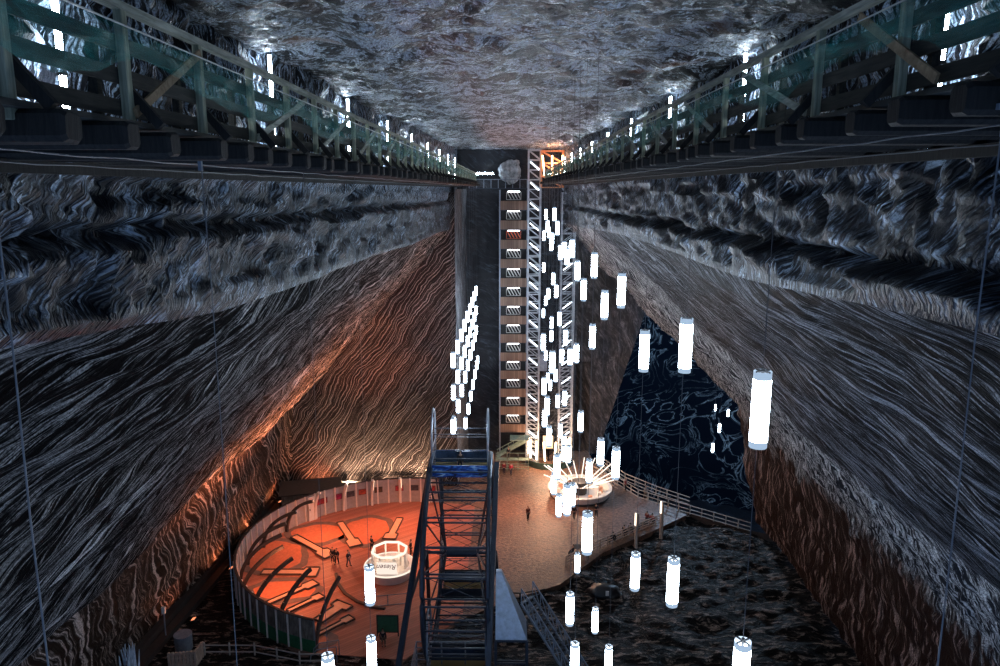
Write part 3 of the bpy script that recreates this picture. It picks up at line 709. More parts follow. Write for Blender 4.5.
def gondola(a, pan):
    c = V((0, WR * math.cos(a), WC.z + WR * math.sin(a) + 1.4)); e = D.objects.new('gondola', None); C.objects.link(e); e.parent = T; e.location = c
    w = 2.15
    for x in (-w, w):
        bm = bmesh.new()
        arc = [(x, HD * math.cos(q), .1 + 2.6 * math.sin(q) ** .8 if math.sin(q) > 0 else .1) for q in [PI * i / 18 for i in range(19)]]
        tube(bm, [(x, HD, -2.2)] + arc + [(x, -HD, -2.2)], .07, 6); tube(bm, [(x, .9 * math.cos(PI * i / 10), .1 + 1.9 * math.sin(PI * i / 10)) for i in range(11)], .04, 5)
        for z in (-2.2, -1.2, -.1): bar(bm, (x, -HD, z), (x, HD, z), .06)
        for yy in (-.8, 0, .8): bar(bm, (x, yy, -2.2), (x, yy, -.1), .04)
        mesh_obj('arched_end_frame', bm, M_metal, e)
    bm = bmesh.new(); box(bm, (-w, -HD, -2.3), (w, HD, -2.2)); mesh_obj('floor_tray', bm, M_tread, e)
    bm = bmesh.new(); box(bm, (-w, -HD - .05, -2.3), (w, -HD, -1.35)); mesh_obj('side_panel', bm, pan, e)
    bm = bmesh.new(); box(bm, (-w, HD, -2.3), (w, HD + .05, -1.2)); mesh_obj('side_panel', bm, pan, e)
    bm = bmesh.new(); box(bm, (-w + .1, .25, -1.75), (w - .1, .75, -1.65)); box(bm, (-w + .1, .72, -1.7), (w - .1, .8, -1.0)); mesh_obj('bench', bm, M_roof, e)
    bm = bmesh.new()
    for yy, z in ((-HD, -.1), (HD, -.1), (-.75, .9), (.75, .9)): bar(bm, (-w, yy, z), (w, yy, z), .06)
    mesh_obj('guard_bar', bm, M_steel, e)
    return e
for k, a in enumerate((90, 225, 315)): gondola(math.radians(a), M_bluepic if k == 0 else M_steel)
# boarding structure in front of the wheel
T = thing('metal_hopper', 'tapered grey sheet metal cover at the right foot of the big wheel', 'cover', (.05, 48.5, 6.6))
bm = bmesh.new(); b4 = [(-1.0, -1.3, 0), (1.25, -1.3, 0), (1.25, 1.3, 0), (-1.0, 1.3, 0)]; t4 = [(-1.0, .9, 4.1), (-.6, .9, 4.1), (-.6, 1.3, 4.1), (-1.0, 1.3, 4.1)]
va = [bm.verts.new(p) for p in b4]; vb = [bm.verts.new(p) for p in t4]
bm.faces.new(va[::-1]); bm.faces.new(vb)
for i in range(4): bm.faces.new((va[i], va[(i + 1) % 4], vb[(i + 1) % 4], vb[i]))
mesh_obj('sheet_cover', bm, plain('blue_grey_sheet', (.34, .41, .52), .35, .3), T)
bm = bmesh.new()
for x, y in ((-1, -1.3), (1.25, -1.3), (1.25, 1.3), (-1, 1.3)): bar(bm, (x, y, -6.6), (x, y, 0), .15)
for z in (-5, -3.4, -1.8, 0):
    bar(bm, (-1, -1.3, z), (1.25, -1.3, z), .1); bar(bm, (-1, 1.3, z), (1.25, 1.3, z), .1)
mesh_obj('support_leg_frame', bm, M_steel, T)
SA, SB = at(527, 600, Y=49), at(578, 680, Y=46); SB = SA + (SB - SA) * 1.9
T = thing('lattice_stair', 'grey lattice sided steel stair descending to the right of the big wheel', 'stairs', (SA.x, SA.y, 0))
bm = bmesh.new(); dr_ = SB - SA; nr_ = V((-dr_.y, dr_.x, 0)).normalized() * .65; SZ = V((0, 0, SA.z)); DD = V((dr_.x, dr_.y, dr_.z))
for sg_ in (-1, 1):
    p0 = SZ + nr_ * sg_; p1 = p0 + DD; u2 = V((0, 0, 1.2)); bar(bm, p0, p1, .1, .14); bar(bm, p0 + u2, p1 + u2, .08)
    for k in range(12):
        a, b2 = p0.lerp(p1, k / 12), p0.lerp(p1, (k + 1) / 12)
        bar(bm, a, a + u2, .05); bar(bm, a + u2, b2, .05); bar(bm, a, b2 + u2, .03)
mesh_obj('lattice_railing', bm, M_metal, T)
bm = bmesh.new()
for k in range(30): p = SZ + DD * (k / 30); bar(bm, p - nr_ * .95, p + nr_ * .95, .28, .04)
mesh_obj('tread', bm, M_steel, T)
# scaffold platform between the wheel's feet
T = thing('boarding_platform', 'dark steel boarding platform with railings in the bottom of the big wheel', 'platform', (-3.8, 48.8, 0))
bm = bmesh.new(); box(bm, (-3.2, -1.5, 2.2), (2.3, 1.5, 2.35)); mesh_obj('deck', bm, M_steel, T)
bm = bmesh.new()
for x in (-3.2, -1.3, .5, 2.3):
    for y in (-1.5, 1.5): bar(bm, (x, y, -.4), (x, y, 4.4), .1)
for z in (2.9, 3.4, 3.9, 4.4):
    for y in (-1.5, 1.5): bar(bm, (-3.2, y, z), (2.3, y, z), .06)
    for x in (-3.2, 2.3): bar(bm, (x, -1.5, z), (x, 1.5, z), .06)
mesh_obj('railing', bm, M_metal, T)
# ------------------------------------------------------------------ minigolf arena
GC = V((-11.5, 70.0, 0)); GR = 15.6
M_deck = mat_planks('red_brown_decking', (.26, .085, .05), (.52, .20, .13), .3, .9)
a0, a1 = math.radians(78), math.radians(253)
bm = bmesh.new(); n = 72; pts = [(GC.x + GR * math.cos(a), GC.y + GR * math.sin(a)) for a in [a0 + (a1 - a0) * i / n for i in range(n + 1)]]
pts += [(-8.5, 54.3), (-4.2, 60.8), (-4.2, 84.5)]
poly(bm, pts, .005, .07); o = struct(mesh_obj('floor_deck', bm, M_deck))
M_panel = plain('pale_wall_panel', (.33, .30, .29), .6, var=.15); M_slat = wood('outer_wall_board', (.16, .13, .10), (.36, .30, .25), (5, 5, 1)); M_greenb = plain('green_wall_skirt', (.03, .16, .07), .5)
M_batten = plain('light_batten', (.72, .62, .55), .5, var=.1); M_dkbat = plain('dark_cap', (.05, .04, .035), .5)
T = thing('arena_wall', 'curved pale panelled wall of battens around the minigolf floor', 'wall', tuple(GC))
WH = 3.1; NP = 36; posters = []
for k in range(NP):
    b0 = a0 + (a1 - a0) * k / NP; b1 = a0 + (a1 - a0) * (k + 1) / NP
    bm = bmesh.new(); lathe(bm, [(GR - .06, .05), (GR - .06, WH), (GR, WH), (GR, .05)], 2, 0, b0, b1); mesh_obj('panel', bm, M_panel, T)
    bm = bmesh.new(); lathe(bm, [(GR + .02, 1.25), (GR + .02, WH), (GR + .08, WH), (GR + .08, 1.25)], 2, 0, b0 + .008, b1 - .008); mesh_obj('outer_board', bm, M_slat, T)
    bm = bmesh.new(); lathe(bm, [(GR + .02, -1.0), (GR + .02, 1.2), (GR + .06, 1.2), (GR + .06, -1.0)], 2, 0, b0, b1); mesh_obj('green_skirt', bm, M_greenb, T)
    bm = bmesh.new(); c, s_ = math.cos(b0), math.sin(b0)
    bar(bm, ((GR - .12) * c, (GR - .12) * s_, .05), ((GR - .12) * c, (GR - .12) * s_, WH + .06), .16, .12); bar(bm, ((GR + .12) * c, (GR + .12) * s_, -.9), ((GR + .12) * c, (GR + .12) * s_, WH), .13, .1)
    mesh_obj('batten', bm, M_batten, T)
bm = bmesh.new(); lathe(bm, [(GR - .1, WH), (GR - .1, WH + .08), (GR + .14, WH + .08), (GR + .14, WH)], 90, 0, a0, a1); mesh_obj('top_cap', bm, M_dkbat, T)
# curved ribs leaning inward over the wall
ribs = [math.radians(q) for q in (84, 97, 110, 123, 137, 152, 167, 181, 194, 207, 221, 236, 252.5)]
for i, a in enumerate(ribs):
    c, s_ = math.cos(a), math.sin(a); bm = bmesh.new(); pr = []
    far = a > 2.5
    for q in range(11):
        t_ = q / 10; th = t_ * 1.15; rr = GR - .25 - (4.6 if far else 1.3) * (1 - math.cos(th)) / (1 - math.cos(1.15)) * .9; zz = (4.6 if far else 3.7) * math.sin(th) / math.sin(1.15)
        pr.append(V((rr * c, rr * s_, zz)))
    for p, q in zip(pr, pr[1:]): bar(bm, p, q, .24, .34)
    o = mesh_obj('curved_rib', bm, M_dkbat if far else M_batten, T)
    bm = bmesh.new(); off = V((s_, -c, 0)) * .14
    for p, q in list(zip(pr, pr[1:]))[5:]: bar(bm, p + off - V((0, 0, .05)), q + off - V((0, 0, .05)), .05, .2)  # glowing strip stands in for the pink lit side of the rib
    mesh_obj('lit_side_strip', bm, glow('rib_lit_side_glow', (1, .62, .40), 2.2) if i == 0 else D.materials['rib_lit_side_glow'], o)
cols = [(.25, .02, .03), (.04, .04, .05), (.35, .03, .05), (.06, .035, .02), (.30, .05, .03), (.05, .05, .06), (.28, .02, .08)]
pms = [plain('poster_print', c, .4, var=.6, sc=4) for c in cols]
for k, px in enumerate((432, 415, 400, 379, 363, 351, 338.5, 324, 312, 300)):
    # angle on the ring from the pixel column
    best = min((abs(at(px, 505, Y=GC.y + (GR - .1) * math.sin(q)).x - (GC.x + (GR - .1) * math.cos(q))), q) for q in [a0 + i * .004 for i in range(250)])[1]
    T2 = thing('wall_poster', ['red poster furthest right on the arena wall, beside the wheel', 'dark red poster second from the right on the arena wall', 'dark brown poster third from the right on the arena wall', 'dark poster above the kiosk on the arena wall', 'red framed poster on the arena wall left of the kiosk', 'brown poster in the middle of the arena wall', 'grey dark poster left of the middle on the arena wall', 'black poster left of the tall rib on the arena wall', 'red and dark poster near the white door panel', 'dark poster closest to the white door panel'][k], 'poster',
               (GC.x + (GR - .08) * math.cos(best), GC.y + (GR - .08) * math.sin(best), 1.9), best + PI / 2, 'posters on the arena wall')
    bm = bmesh.new(); box(bm, (-.5, -.03, -.36), (.5, .02, .36)); mesh_obj('frame', bm, M_dkbat, T2); bm = bmesh.new(); box(bm, (-.45, .02, -.31), (.45, .05, .31)); mesh_obj('print', bm, pms[k % 7], T2)
# white door panel
a = math.radians(138); T2 = thing('door_panel', 'tall bright white door panel standing in the left back of the arena wall', 'door', (GC.x + (GR - .3) * math.cos(a), GC.y + (GR - .3) * math.sin(a), .07), a + PI / 2)
bm = bmesh.new(); box(bm, (-.55, -.06, 0), (.55, .06, 2.9)); mesh_obj('leaf', bm, M_white, T2); bm = bmesh.new(); box(bm, (.38, .06, 1.3), (.46, .12, 1.5)); mesh_obj('handle', bm, M_black, T2)
# golf lanes and felt islands
M_lane = plain('orange_lane_board', (.72, .38, .24), .5, var=.12); M_edge = plain('dark_lane_edge', (.08, .05, .04)); M_felt = plain('red_orange_felt', (.58, .17, .08), .9, var=.2); M_mound = plain('brown_grey_mat', (.17, .11, .09), .8)
lanes = [((340, 523), (356, 547), 1.1, 'orange golf lane running down from the back wall left of the kiosk'), ((400, 519), (389, 540), 1.1, 'orange golf lane behind the kiosk on its right'), ((294, 537), (331, 557), 1.2, 'long orange golf lane pointing at the standing group'), ((262, 573), (318, 573), 1.4, 'orange golf lane across the left, wide ended'), ((268, 604), (316, 583), .9, 'orange golf lane in front of the curved ribs'), ((288, 612), (322, 596), .8, 'narrow orange golf lane near the front wall'), ((318, 622), (345, 604), 1.5, 'blocky orange golf lane nearest the arena entrance'), ((315, 637), (352, 618), .7, 'narrow plank lane at the arena entrance')]
for (p, q, wd, lab) in lanes:
    a, b2 = at(*p, Z=.1), at(*q, Z=.1); d = b2 - a; ln = d.length; T2 = thing('golf_lane', lab, 'minigolf lane', tuple((a + b2) / 2 * V((1, 1, 0)).x if False else ((a.x + b2.x) / 2, (a.y + b2.y) / 2, .07)), math.atan2(d.y, d.x), 'minigolf lanes')
    h = ln / 2; w2 = wd / 2
    out = [(-h, -w2 * .7), (h * .45, -w2 * .7), (h * .5, -w2 * 1.3), (h, -w2 * 1.3), (h, w2 * 1.3), (h * .5, w2 * 1.3), (h * .45, w2 * .7), (-h, w2 * .7)]
    bm = bmesh.new(); poly(bm, out, 0, .14); mesh_obj('board', bm, M_lane, T2)
    bm = bmesh.new(); n = len(out)
    for i in range(n): bar(bm, (*out[i], .16), (*out[(i + 1) % n], .16), .09, .18)
    mesh_obj('edging', bm, M_edge, T2)
def blob(name, cx, cy, rx, ry, z0, z1, m, seed, parent=None):
    bm = bmesh.new(); poly(bm, [(rx * math.cos(q) * (1 + .3 * fr(V((math.cos(q), math.sin(q), seed)), 2)), ry * math.sin(q) * (1 + .3 * fr(V((math.sin(q), math.cos(q), seed)), 2))) for q in [2 * PI * i / 40 for i in range(40)]], z0, z1)
    return mesh_obj(name, bm, m, parent, loc=(cx, cy, 0))
for i, (px, py, rx, ry, lab) in enumerate(((366, 530, 2.6, 3.2, 'bright red orange felt island behind the kiosk'), (318, 533, 3.0, 2.2, 'red orange felt island left of the middle lane'), (277, 556, 2.8, 3.4, 'large red orange felt island on the left'), (285, 590, 3.0, 1.7, 'red orange felt island among the curved ribs'), (310, 640, 1.3, 1.1, 'small red felt patch by the arena entrance'))):
    p = at(px, py, Z=.1); o = blob('felt_island', p.x, p.y, rx, ry, .072, .1, M_felt, i * 3.1); tag(o, lab, 'felt mat', 'felt islands')
    o2 = blob('felt_border', 0, 0, rx + .8, ry + .8, .0705, .09, M_mound, i * 3.1, o)
kp = [at(x, y, Z=.1) for x, y in ((336, 574), (338, 584), (345, 594), (357, 602), (371, 607), (385, 609))]
T = thing('curved_kerb', 'dark curved kerb on the deck between the lanes and the kiosk', 'kerb', (kp[2].x, kp[2].y, .07)); bm = bmesh.new()
for p, q in zip(kp, kp[1:]): bar(bm, p - kp[2] + V((0, 0, .08)), q - kp[2] + V((0, 0, .08)), .28, .2)
mesh_obj('kerb_board', bm, M_edge, T)
# kiosk
KC = at(390, 575, Z=.1)
T = thing('round_kiosk', 'round white glowing kiosk with an octagonal frame in the minigolf arena', 'kiosk', (-11.9, 67.9, .07))
bm = bmesh.new(); lathe(bm, [(2.1, 0), (2.45, .9), (2.5, 1.0), (2.5, 1.12), (1.9, 1.12), (1.9, 1.0), (1.85, .1), (0, .1)], 48); mesh_obj('counter', bm, M_white, T, False)
bm = bmesh.new(); tube(bm, [(2.5 * math.cos(q), 2.5 * math.sin(q), 1.1) for q in [2 * PI * i / 40 for i in range(40)]], .09, 6, closed=True); mesh_obj('light_rim', bm, glow('rim_glow', (1, .85, .70), .8), T)
oc = [(1.75 * math.cos(q), 1.75 * math.sin(q)) for q in [2 * PI * (i + .5) / 8 for i in range(8)]]
for i, (x, y) in enumerate(oc):
    bm = bmesh.new(); bar(bm, (x, y, .1), (x, y, 2.7), .16); mesh_obj('pillar', bm, M_white, T)
bm = bmesh.new()
for i in range(8): bar(bm, (*oc[i], 2.7), (*oc[(i + 1) % 8], 2.7), .2, .16)
mesh_obj('top_ring', bm, glow('kiosk_ring_glow', (1, .80, .64), 1.0), T)
# sign board of the kiosk, its lettering reads upside down as in the photograph
bm = bmesh.new(); box(bm, (-.95, -2.0, 1.15), (1.0, -1.9, 2.35)); sg = mesh_obj('sign_board', bm, glow('sign_board_lit', (1, .82, .70), .75), T)
tc = D.curves.new('lettering', 'FONT'); tc.body = 'Riesen'; tc.size = .72; tc.extrude = .01; tc.align_x = 'CENTER'; tc.align_y = 'CENTER'; tc.shear = .3
to = D.objects.new('lettering_source', tc); C.objects.link(to); bpy.context.view_layer.update()
me = D.meshes.new_from_object(to.evaluated_get(bpy.context.evaluated_depsgraph_get())); D.objects.remove(to)
me.materials.clear(); me.materials.append(plain('dark_red_letter', (.10, .008, .02)))
to = D.objects.new('lettering', me); C.objects.link(to); to.parent = sg; to.location = (.02, -2.03, 1.95); to.rotation_euler = (PI / 2, PI, 0)
# ------------------------------------------------------------------ people
def person_mat(top, leg, skin=(.45, .26, .18)):
    g = G('clothed_figure'); z = g.n('SeparateXYZ', {0: g.n('TexCoord').outputs['UV']}).outputs[0]
    return None
def mk_mats(top, leg):
    return [plain('skin', (.45, .27, .19)), plain('jacket_cloth', top, .8), plain('trouser_cloth', leg, .8), plain('hair', (.03, .02, .015), .7), plain('shoe_leather', (.02, .02, .02), .6)]
def skinned(verts, edges, name, mat, parent):
    me = D.meshes.new(name); me.from_pydata([v[0] for v in verts], edges, []); me.materials.append(mat)
    o = D.objects.new(name, me); C.objects.link(o); o.parent = parent
    sk = o.modifiers.new('skin', 'SKIN'); sk.use_smooth_shade = True
    if not me.skin_vertices: me.attributes.new if False else None
    lay = me.skin_vertices
    if len(lay) == 0:
        bmx = bmesh.new(); bmx.from_mesh(me); bmx.verts.layers.skin.verify(); bmx.to_mesh(me); bmx.free(); lay = me.skin_vertices
    for i, v in enumerate(verts):
        r = v[1]; r = r if isinstance(r, tuple) else (r, r); lay[0].data[i].radius = r
    lay[0].data[0].use_root = True
    o.modifiers.new('sub', 'SUBSURF').levels = 1; o.modifiers['sub'].render_levels = 1
    return o
def person(loc, rz, label, top, leg, pose='stand', k=0, group=None):
    T = thing('person', label, 'person', loc, rz, group); ms = mk_mats(top, leg)
    sit = pose == 'sit'; hz = .5 if sit else .92; fwd = .42 if sit else 0
    st = .10 + .03 * (k % 3)
    b = [((0, 0, hz), (.15, .11)), ((0, 0, hz + .22), (.14, .10)), ((0, 0, hz + .42), (.17, .11)), ((0, 0, hz + .54), (.08, .07)), ((0, -.01, hz + .62), .052), ((0, -.02, hz + .72), (.075, .095)), ((0, -.02, hz + .80), .07)]
    e = [(0, 1), (1, 2), (2, 3), (3, 4), (4, 5), (5, 6)]
    for s in (-1, 1):
        i = len(b); sw = .08 * s * (1 if k % 2 else -1)
        b += [((s * .19, 0, hz + .49), .058), ((s * .25, .02 + sw * .5, hz + .22), .045), ((s * .23, -.10 - abs(sw) - (.15 if sit else 0), hz + .02), .036), ((s * .19, -.16 - abs(sw) - (.15 if sit else 0), hz - .02 + (.0 if sit else .0)), .035)]
        e += [(2, i), (i, i + 1), (i + 1, i + 2), (i + 2, i + 3)]
        for q, fx in enumerate((-.03, -.012, .006, .024)):
            j = len(b); hp = V(b[i + 3][0]); b += [((hp.x + fx, hp.y - .05, hp.z - .03), .010), ((hp.x + fx, hp.y - .075 + .004 * q, hp.z - .055), .009)]; e += [(i + 3, j), (j, j + 1)]
        j = len(b); hp = V(b[i + 3][0]); b += [((hp.x - s * .04, hp.y - .02, hp.z - .02), .011)]; e += [(i + 3, j)]
        i = len(b)
        if sit: b += [((s * .1, -.05, hz - .02), .085), ((s * .12, -fwd, hz), .065), ((s * .12, -fwd - .02, .1), .045), ((s * .12, -fwd - .15, .04), .04)]
        else: b += [((s * .09, 0, hz - .08), .09), ((s * .10, -.02 + sw, .5), .065), ((s * st, .03 + sw * 1.6, .09), .045), ((s * st, -.12 + sw * 1.6, .045), .042)]
        e += [(0, i), (i, i + 1), (i + 1, i + 2), (i + 2, i + 3)]
    body = skinned(b, e, 'body', ms[0], T)
    def shell(name, idx, m, gr):   # clothing follows the same skeleton a little wider
        mp = {v: n for n, v in enumerate(idx)}; vv = [(b[i][0], tuple(x + gr for x in (b[i][1] if isinstance(b[i][1], tuple) else (b[i][1],) * 2))) for i in idx]
        ee = [(mp[a], mp[c]) for a, c in e if a in mp and c in mp]; return skinned(vv, ee, name, m, T)
    arm = 7; seg = 4 + 9; leg1 = arm + seg; arm2 = leg1 + 4; leg2 = arm2 + seg
    shell('jacket', [0, 1, 2, arm, arm + 1, arm + 2, arm2, arm2 + 1, arm2 + 2], ms[1], .022)
    shell('trousers', [0, leg1, leg1 + 1, leg1 + 2, leg2, leg2 + 1, leg2 + 2], ms[2], .014)
    bm = bmesh.new(); bmesh.ops.create_uvsphere(bm, u_segments=14, v_segments=9, radius=1, matrix=Matrix.Translation((0, .012, hz + .775)) @ Matrix.Diagonal((.088, .105, .09, 1)))
    bmesh.ops.delete(bm, geom=[v for v in bm.verts if v.co.y < -.05 and v.co.z < hz + .8], context='VERTS'); mesh_obj('hair', bm, ms[3], T, True)
    for nm, s in (('shoe', -1), ('shoe', 1)):
        i = leg1 + 2 if s < 0 else leg2 + 2; p = V(b[i][0]); bm = bmesh.new(); bmesh.ops.create_uvsphere(bm, u_segments=10, v_segments=6, radius=1, matrix=Matrix.Translation((p.x, p.y - .07, .045)) @ Matrix.Diagonal((.055, .15, .05, 1))); mesh_obj(nm, bm, ms[4], T, True)
    bm = bmesh.new(); hd = V((0, -.10, hz + .72))
    bmesh.ops.create_cone(bm, segments=6, radius1=.016, radius2=.006, depth=.04, matrix=Matrix.Translation(hd + V((0, -.02, -.005))) @ Matrix.Rotation(.5, 4, 'X')); mesh_obj('nose', bm, ms[0], T, True)
    return T
BK = (.015, .015, .02); DB = (.02, .03, .06)
def pat(px, py, rz, lab, top=BK, leg=BK, pose='stand', k=0, z=0.0, group=None):
    p = at(px, py, Z=z); return person((p.x, p.y, z), rz, lab, top, leg, pose, k, group)
pat(528, 520, .4, 'lone person in dark red clothes walking on the plaza left of the round bar', (.16, .04, .03), (.03, .02, .02), k=1)
pat(333, 563, .3, 'person in black standing leftmost in the group on the minigolf deck', k=0, z=.07)
pat(337, 564, -.4, 'person in black jacket standing in the middle of the minigolf group', k=1, z=.07)
pat(348.7, 566, 1.2, 'person in dark clothes and light trousers standing rightmost in the minigolf group', (.02, .02, .03), (.12, .12, .15), k=2, z=.07)
pat(372, 551, 2.2, 'person in black standing just behind the kiosk on its left', k=1, z=.07)
pat(411, 555, -1.2, 'person in dark clothes standing right of the kiosk near the wheel', k=2, z=.07)
pat(504, 474, 0, 'person in red standing left of two at the foot of the green stair', (.30, .03, .04), (.04, .03, .05), k=0)
pat(511, 475, .5, 'person in bright red standing right of two at the foot of the green stair', (.45, .03, .05), (.05, .04, .06), k=1)
p = at(508.5, 462, Y=96.3); person((p.x, 96.3, 1.6), .2, 'person in black on the platform of the green stair', BK, BK, 'stand', 1)
p = V((-11.7, 67.3, .25)); person((p.x, p.y, p.z), 0, 'person in dark clothes sitting inside the round kiosk', BK, DB, 'sit')
person((-3.9, 55.9, WC.z + WR + 1.4 - 2.2), 0, 'person in dark clothes riding in the topmost gondola of the big wheel', BK, BK, 'sit')
pat(625.5, 491, .8, 'person in dark red leaning at the curved fence beside the hanging lamp', (.20, .03, .04), BK, k=1)
pat(645, 499, .8, 'person in a pale coat standing at the curved fence', (.40, .30, .25), (.12, .08, .06), k=0)
pat(652, 524, 2.6, 'person in bright red sitting at the right end of the bench row', (.40, .02, .03), BK, 'sit')
for i, (px, py, lab) in enumerate(((647, 522, 'person in dark red sitting beside the brightly red dressed one'), (630, 534, 'person in black sitting at the middle of the bench row, right of two'), (624, 536, 'person in black sitting at the middle of the bench row, left of two'), (613, 543, 'person in black sitting at the left end of the bench row'))):
    pat(px, py, 2.6, lab, (.22, .03, .03) if i == 0 else BK, BK, 'sit', i)
for i, (px, py, lab) in enumerate(((573, 556, 'person in black sitting left of the round table below the bar'), (583, 556, 'person in dark blue sitting right of the round table below the bar'))):
    pat(px, py, (-1.3, 1.3)[i], lab, BK if i == 0 else DB, BK, 'sit', i)
# bench under the row and round table
T = thing('bench', 'long dark bench along the inner wooden fence', 'bench', (0, 0, 0))
a, b2 = at(608, 545, Z=0), at(656, 522, Z=0); bm = bmesh.new(); d = (b2 - a).normalized(); nrm = V((-d.y, d.x, 0)); bar(bm, a + V((0, 0, .42)) + nrm * .15, b2 + V((0, 0, .42)) + nrm * .15, .45, .08); T.location = a
for v in bm.verts: v.co -= a
mesh_obj('seat', bm, M_joist, T)
for q in (.05, .35, .65, .95): bm = bmesh.new(); p = a.lerp(b2, q) + nrm * .15 - a; box(bm, p + V((-.05, -.18, 0)), p + V((.05, .18, .4))); mesh_obj('leg', bm, M_joist, T)
p = at(578, 553, Z=0); T = thing('round_table', 'small round dark table between the two seated people below the bar', 'table', (p.x, p.y, 0))
bm = bmesh.new(); lathe(bm, [(0, .74), (.55, .74), (.55, .70), (0, .70)], 20); mesh_obj('tabletop', bm, M_joist, T); bm = bmesh.new(); tube(bm, [(0, 0, 0), (0, 0, .7)], .05, 8); lathe(bm, [(0, .03), (.3, .03), (.3, 0)], 14); mesh_obj('pedestal', bm, M_black, T)
p = at(606, 592, Z=-.2); T = thing('tarpaulin_heap', 'low dark heap with a pale scrap lying on the rough ground', 'heap', (p.x, p.y, -.3))
bm = bmesh.new(); bmesh.ops.create_icosphere(bm, subdivisions=3, radius=1)
for v in bm.verts: v.co = V((v.co.x * 1.7, v.co.y * 1.0, max(0, v.co.z) * .8)) * (1 + .35 * fr(v.co * 1.3, 3))
mesh_obj('cover', bm, plain('black_tarpaulin', (.012, .012, .014), .4), T, True)
bm = bmesh.new(); box(bm, (-.15, -.95, .25), (.15, -.85, .7)); mesh_obj('pale_scrap', bm, M_white, T)
# ------------------------------------------------------------------ round bar (boat shaped counter with fanning lights)
T = thing('round_bar', 'round white bar ringed by fanning light rods on the plaza', 'kiosk', (8.9, 88.0, 0))
bm = bmesh.new(); lathe(bm, [(3.2, .1), (3.75, .35), (4.05, 1.0), (4.05, 1.15), (3.6, 1.15), (3.5, .3), (3.0, .25), (0, .25)], 56); mesh_obj('counter', bm, M_white, T)
bm = bmesh.new(); tube(bm, [(3.7 * math.cos(q), 3.7 * math.sin(q), .18) for q in [2 * PI * i / 48 for i in range(48)]], .07, 6, closed=True); mesh_obj('skirt', bm, M_black, T)
bm = bmesh.new(); lathe(bm, [(0, 1.9), (1.0, 1.9), (1.0, 1.75), (.9, .3)], 24); mesh_obj('centre_cabinet', bm, M_black, T)
M_rod = glow('rod_glow', (1, .84, .70), 1.6)
for k in range(20):
    a = 2 * PI * k / 20 + .1; c, s_ = math.cos(a), math.sin(a); bm = bmesh.new(); bar(bm, (1.7 * c, 1.7 * s_, 1.6), (4.6 * c, 4.6 * s_, 3.2 + .4 * math.sin(k * 2.3)), .09); mesh_obj('light_rod', bm, M_rod, T)
    if k % 2 == 0:
        bm = bmesh.new(); box(bm, (2.7 * c - .22, 2.7 * s_ - .22, .25), (2.7 * c + .22, 2.7 * s_ + .22, 1.0)); mesh_obj('bar_stool', bm, [M_lane, M_white, M_black, M_mound][k // 2 % 4], T)
bm = bmesh.new(); tube(bm, [(1.7 * math.cos(q), 1.7 * math.sin(q), 1.6) for q in [2 * PI * i / 30 for i in range(30)]], .06, 6, closed=True); mesh_obj('rod_hoop', bm, M_white, T)
pat(574, 519, 2.9, 'person in black standing at the front of the round bar, left of two', k=0); pat(596, 517, 3.0, 'person in black standing at the front right of the round bar', k=1)
# ------------------------------------------------------------------ fences
M_fence = plain('pale_grey_fence_wood', (.40, .36, .32), .6); M_fence2 = plain('tan_fence_wood', (.50, .36, .28), .6)  # grey fence wood and a browner second one
def fence(pts, label, h=1.1, sp=1.6, rails=(1.1, .6, .15), m=M_fence, w=.09, z=0):
    pts = [V((*p, z)) for p in pts]; o0 = pts[0]; T = thing('fence', label, 'fence', tuple(o0)); bm = bmesh.new()
    for p, q in zip(pts, pts[1:]):
        for r in rails: bar(bm, p - o0 + V((0, 0, r)), q - o0 + V((0, 0, r)), w * .7, w)
    mesh_obj('rail', bm, m, T); acc = 0
    for p, q in zip(pts, pts[1:]):
        n = max(1, round((q - p).length / sp))
        for k in range(n):
            c = p.lerp(q, k / n) - o0; bm = bmesh.new(); bar(bm, c, c + V((0, 0, h + .05)), w * 1.3); mesh_obj('post', bm, m, T)
    return T
fence([(x - .25, y - .3) for x, y in RAIL], 'long pale fence curving along the edge of the dark chamber')
fence([(12.9, 98.5), (15.3, 92.5), (18.6, 88.3), (22.0, 84.9)], 'second pale fence behind the curving one, at the chamber side', h=1.1)
f1 = [at(*p, Z=0) for p in ((566, 566), (600, 549), (636, 533), (662, 523))]
fence([(p.x, p.y) for p in f1], 'wooden fence slanting behind the benches below the round bar', m=M_fence2, sp=1.2, rails=(1.1, .8, .5, .2))
f1 = [at(*p, Z=0) for p in ((585, 470), (601, 478), (618, 490))]; fence([(p.x, p.y) for p in f1], 'short fence with crossed rails right of the tower foot', m=M_fence2, sp=.8)
f1 = [at(*p, Z=0) for p in ((500, 603), (520, 604), (545, 600))]; fence([(p.x, p.y) for p in f1], 'low fence at the step right of the big wheel', m=M_joist, sp=1.5)
f1 = [at(*p, Z=0) for p in ((365, 608), (388, 606), (408, 604))]; fence([(p.x, p.y) for p in f1], 'small metal barrier in front of the kiosk', m=M_metal, sp=1.6, rails=(1.1, .1), w=.06)
f1 = [at(*p, Z=0) for p in ((205, 655), (255, 655), (300, 664), (330, 664))]; fence([(p.x, p.y) for p in f1], 'pale rail fence outside the arena wall at the bottom', m=M_fence, sp=2.0, rails=(.9, .3))
f1 = [at(*p, Z=0) for p in ((170, 668), (196, 666), (204, 655))]; fence([(p.x, p.y) for p in f1], 'brown plank fence in the bottom left corner', m=M_fence2, sp=.3, rails=(1.2, .2), h=1.3, w=.14)
f1 = [at(*p, Z=0) for p in ((285, 494), (330, 489), (425, 489))]; fence([(p.x, p.y) for p in f1], 'low panelled fence at the foot of the banded end wall', m=M_panel, sp=1.1, rails=(1.0, .1), w=.16)
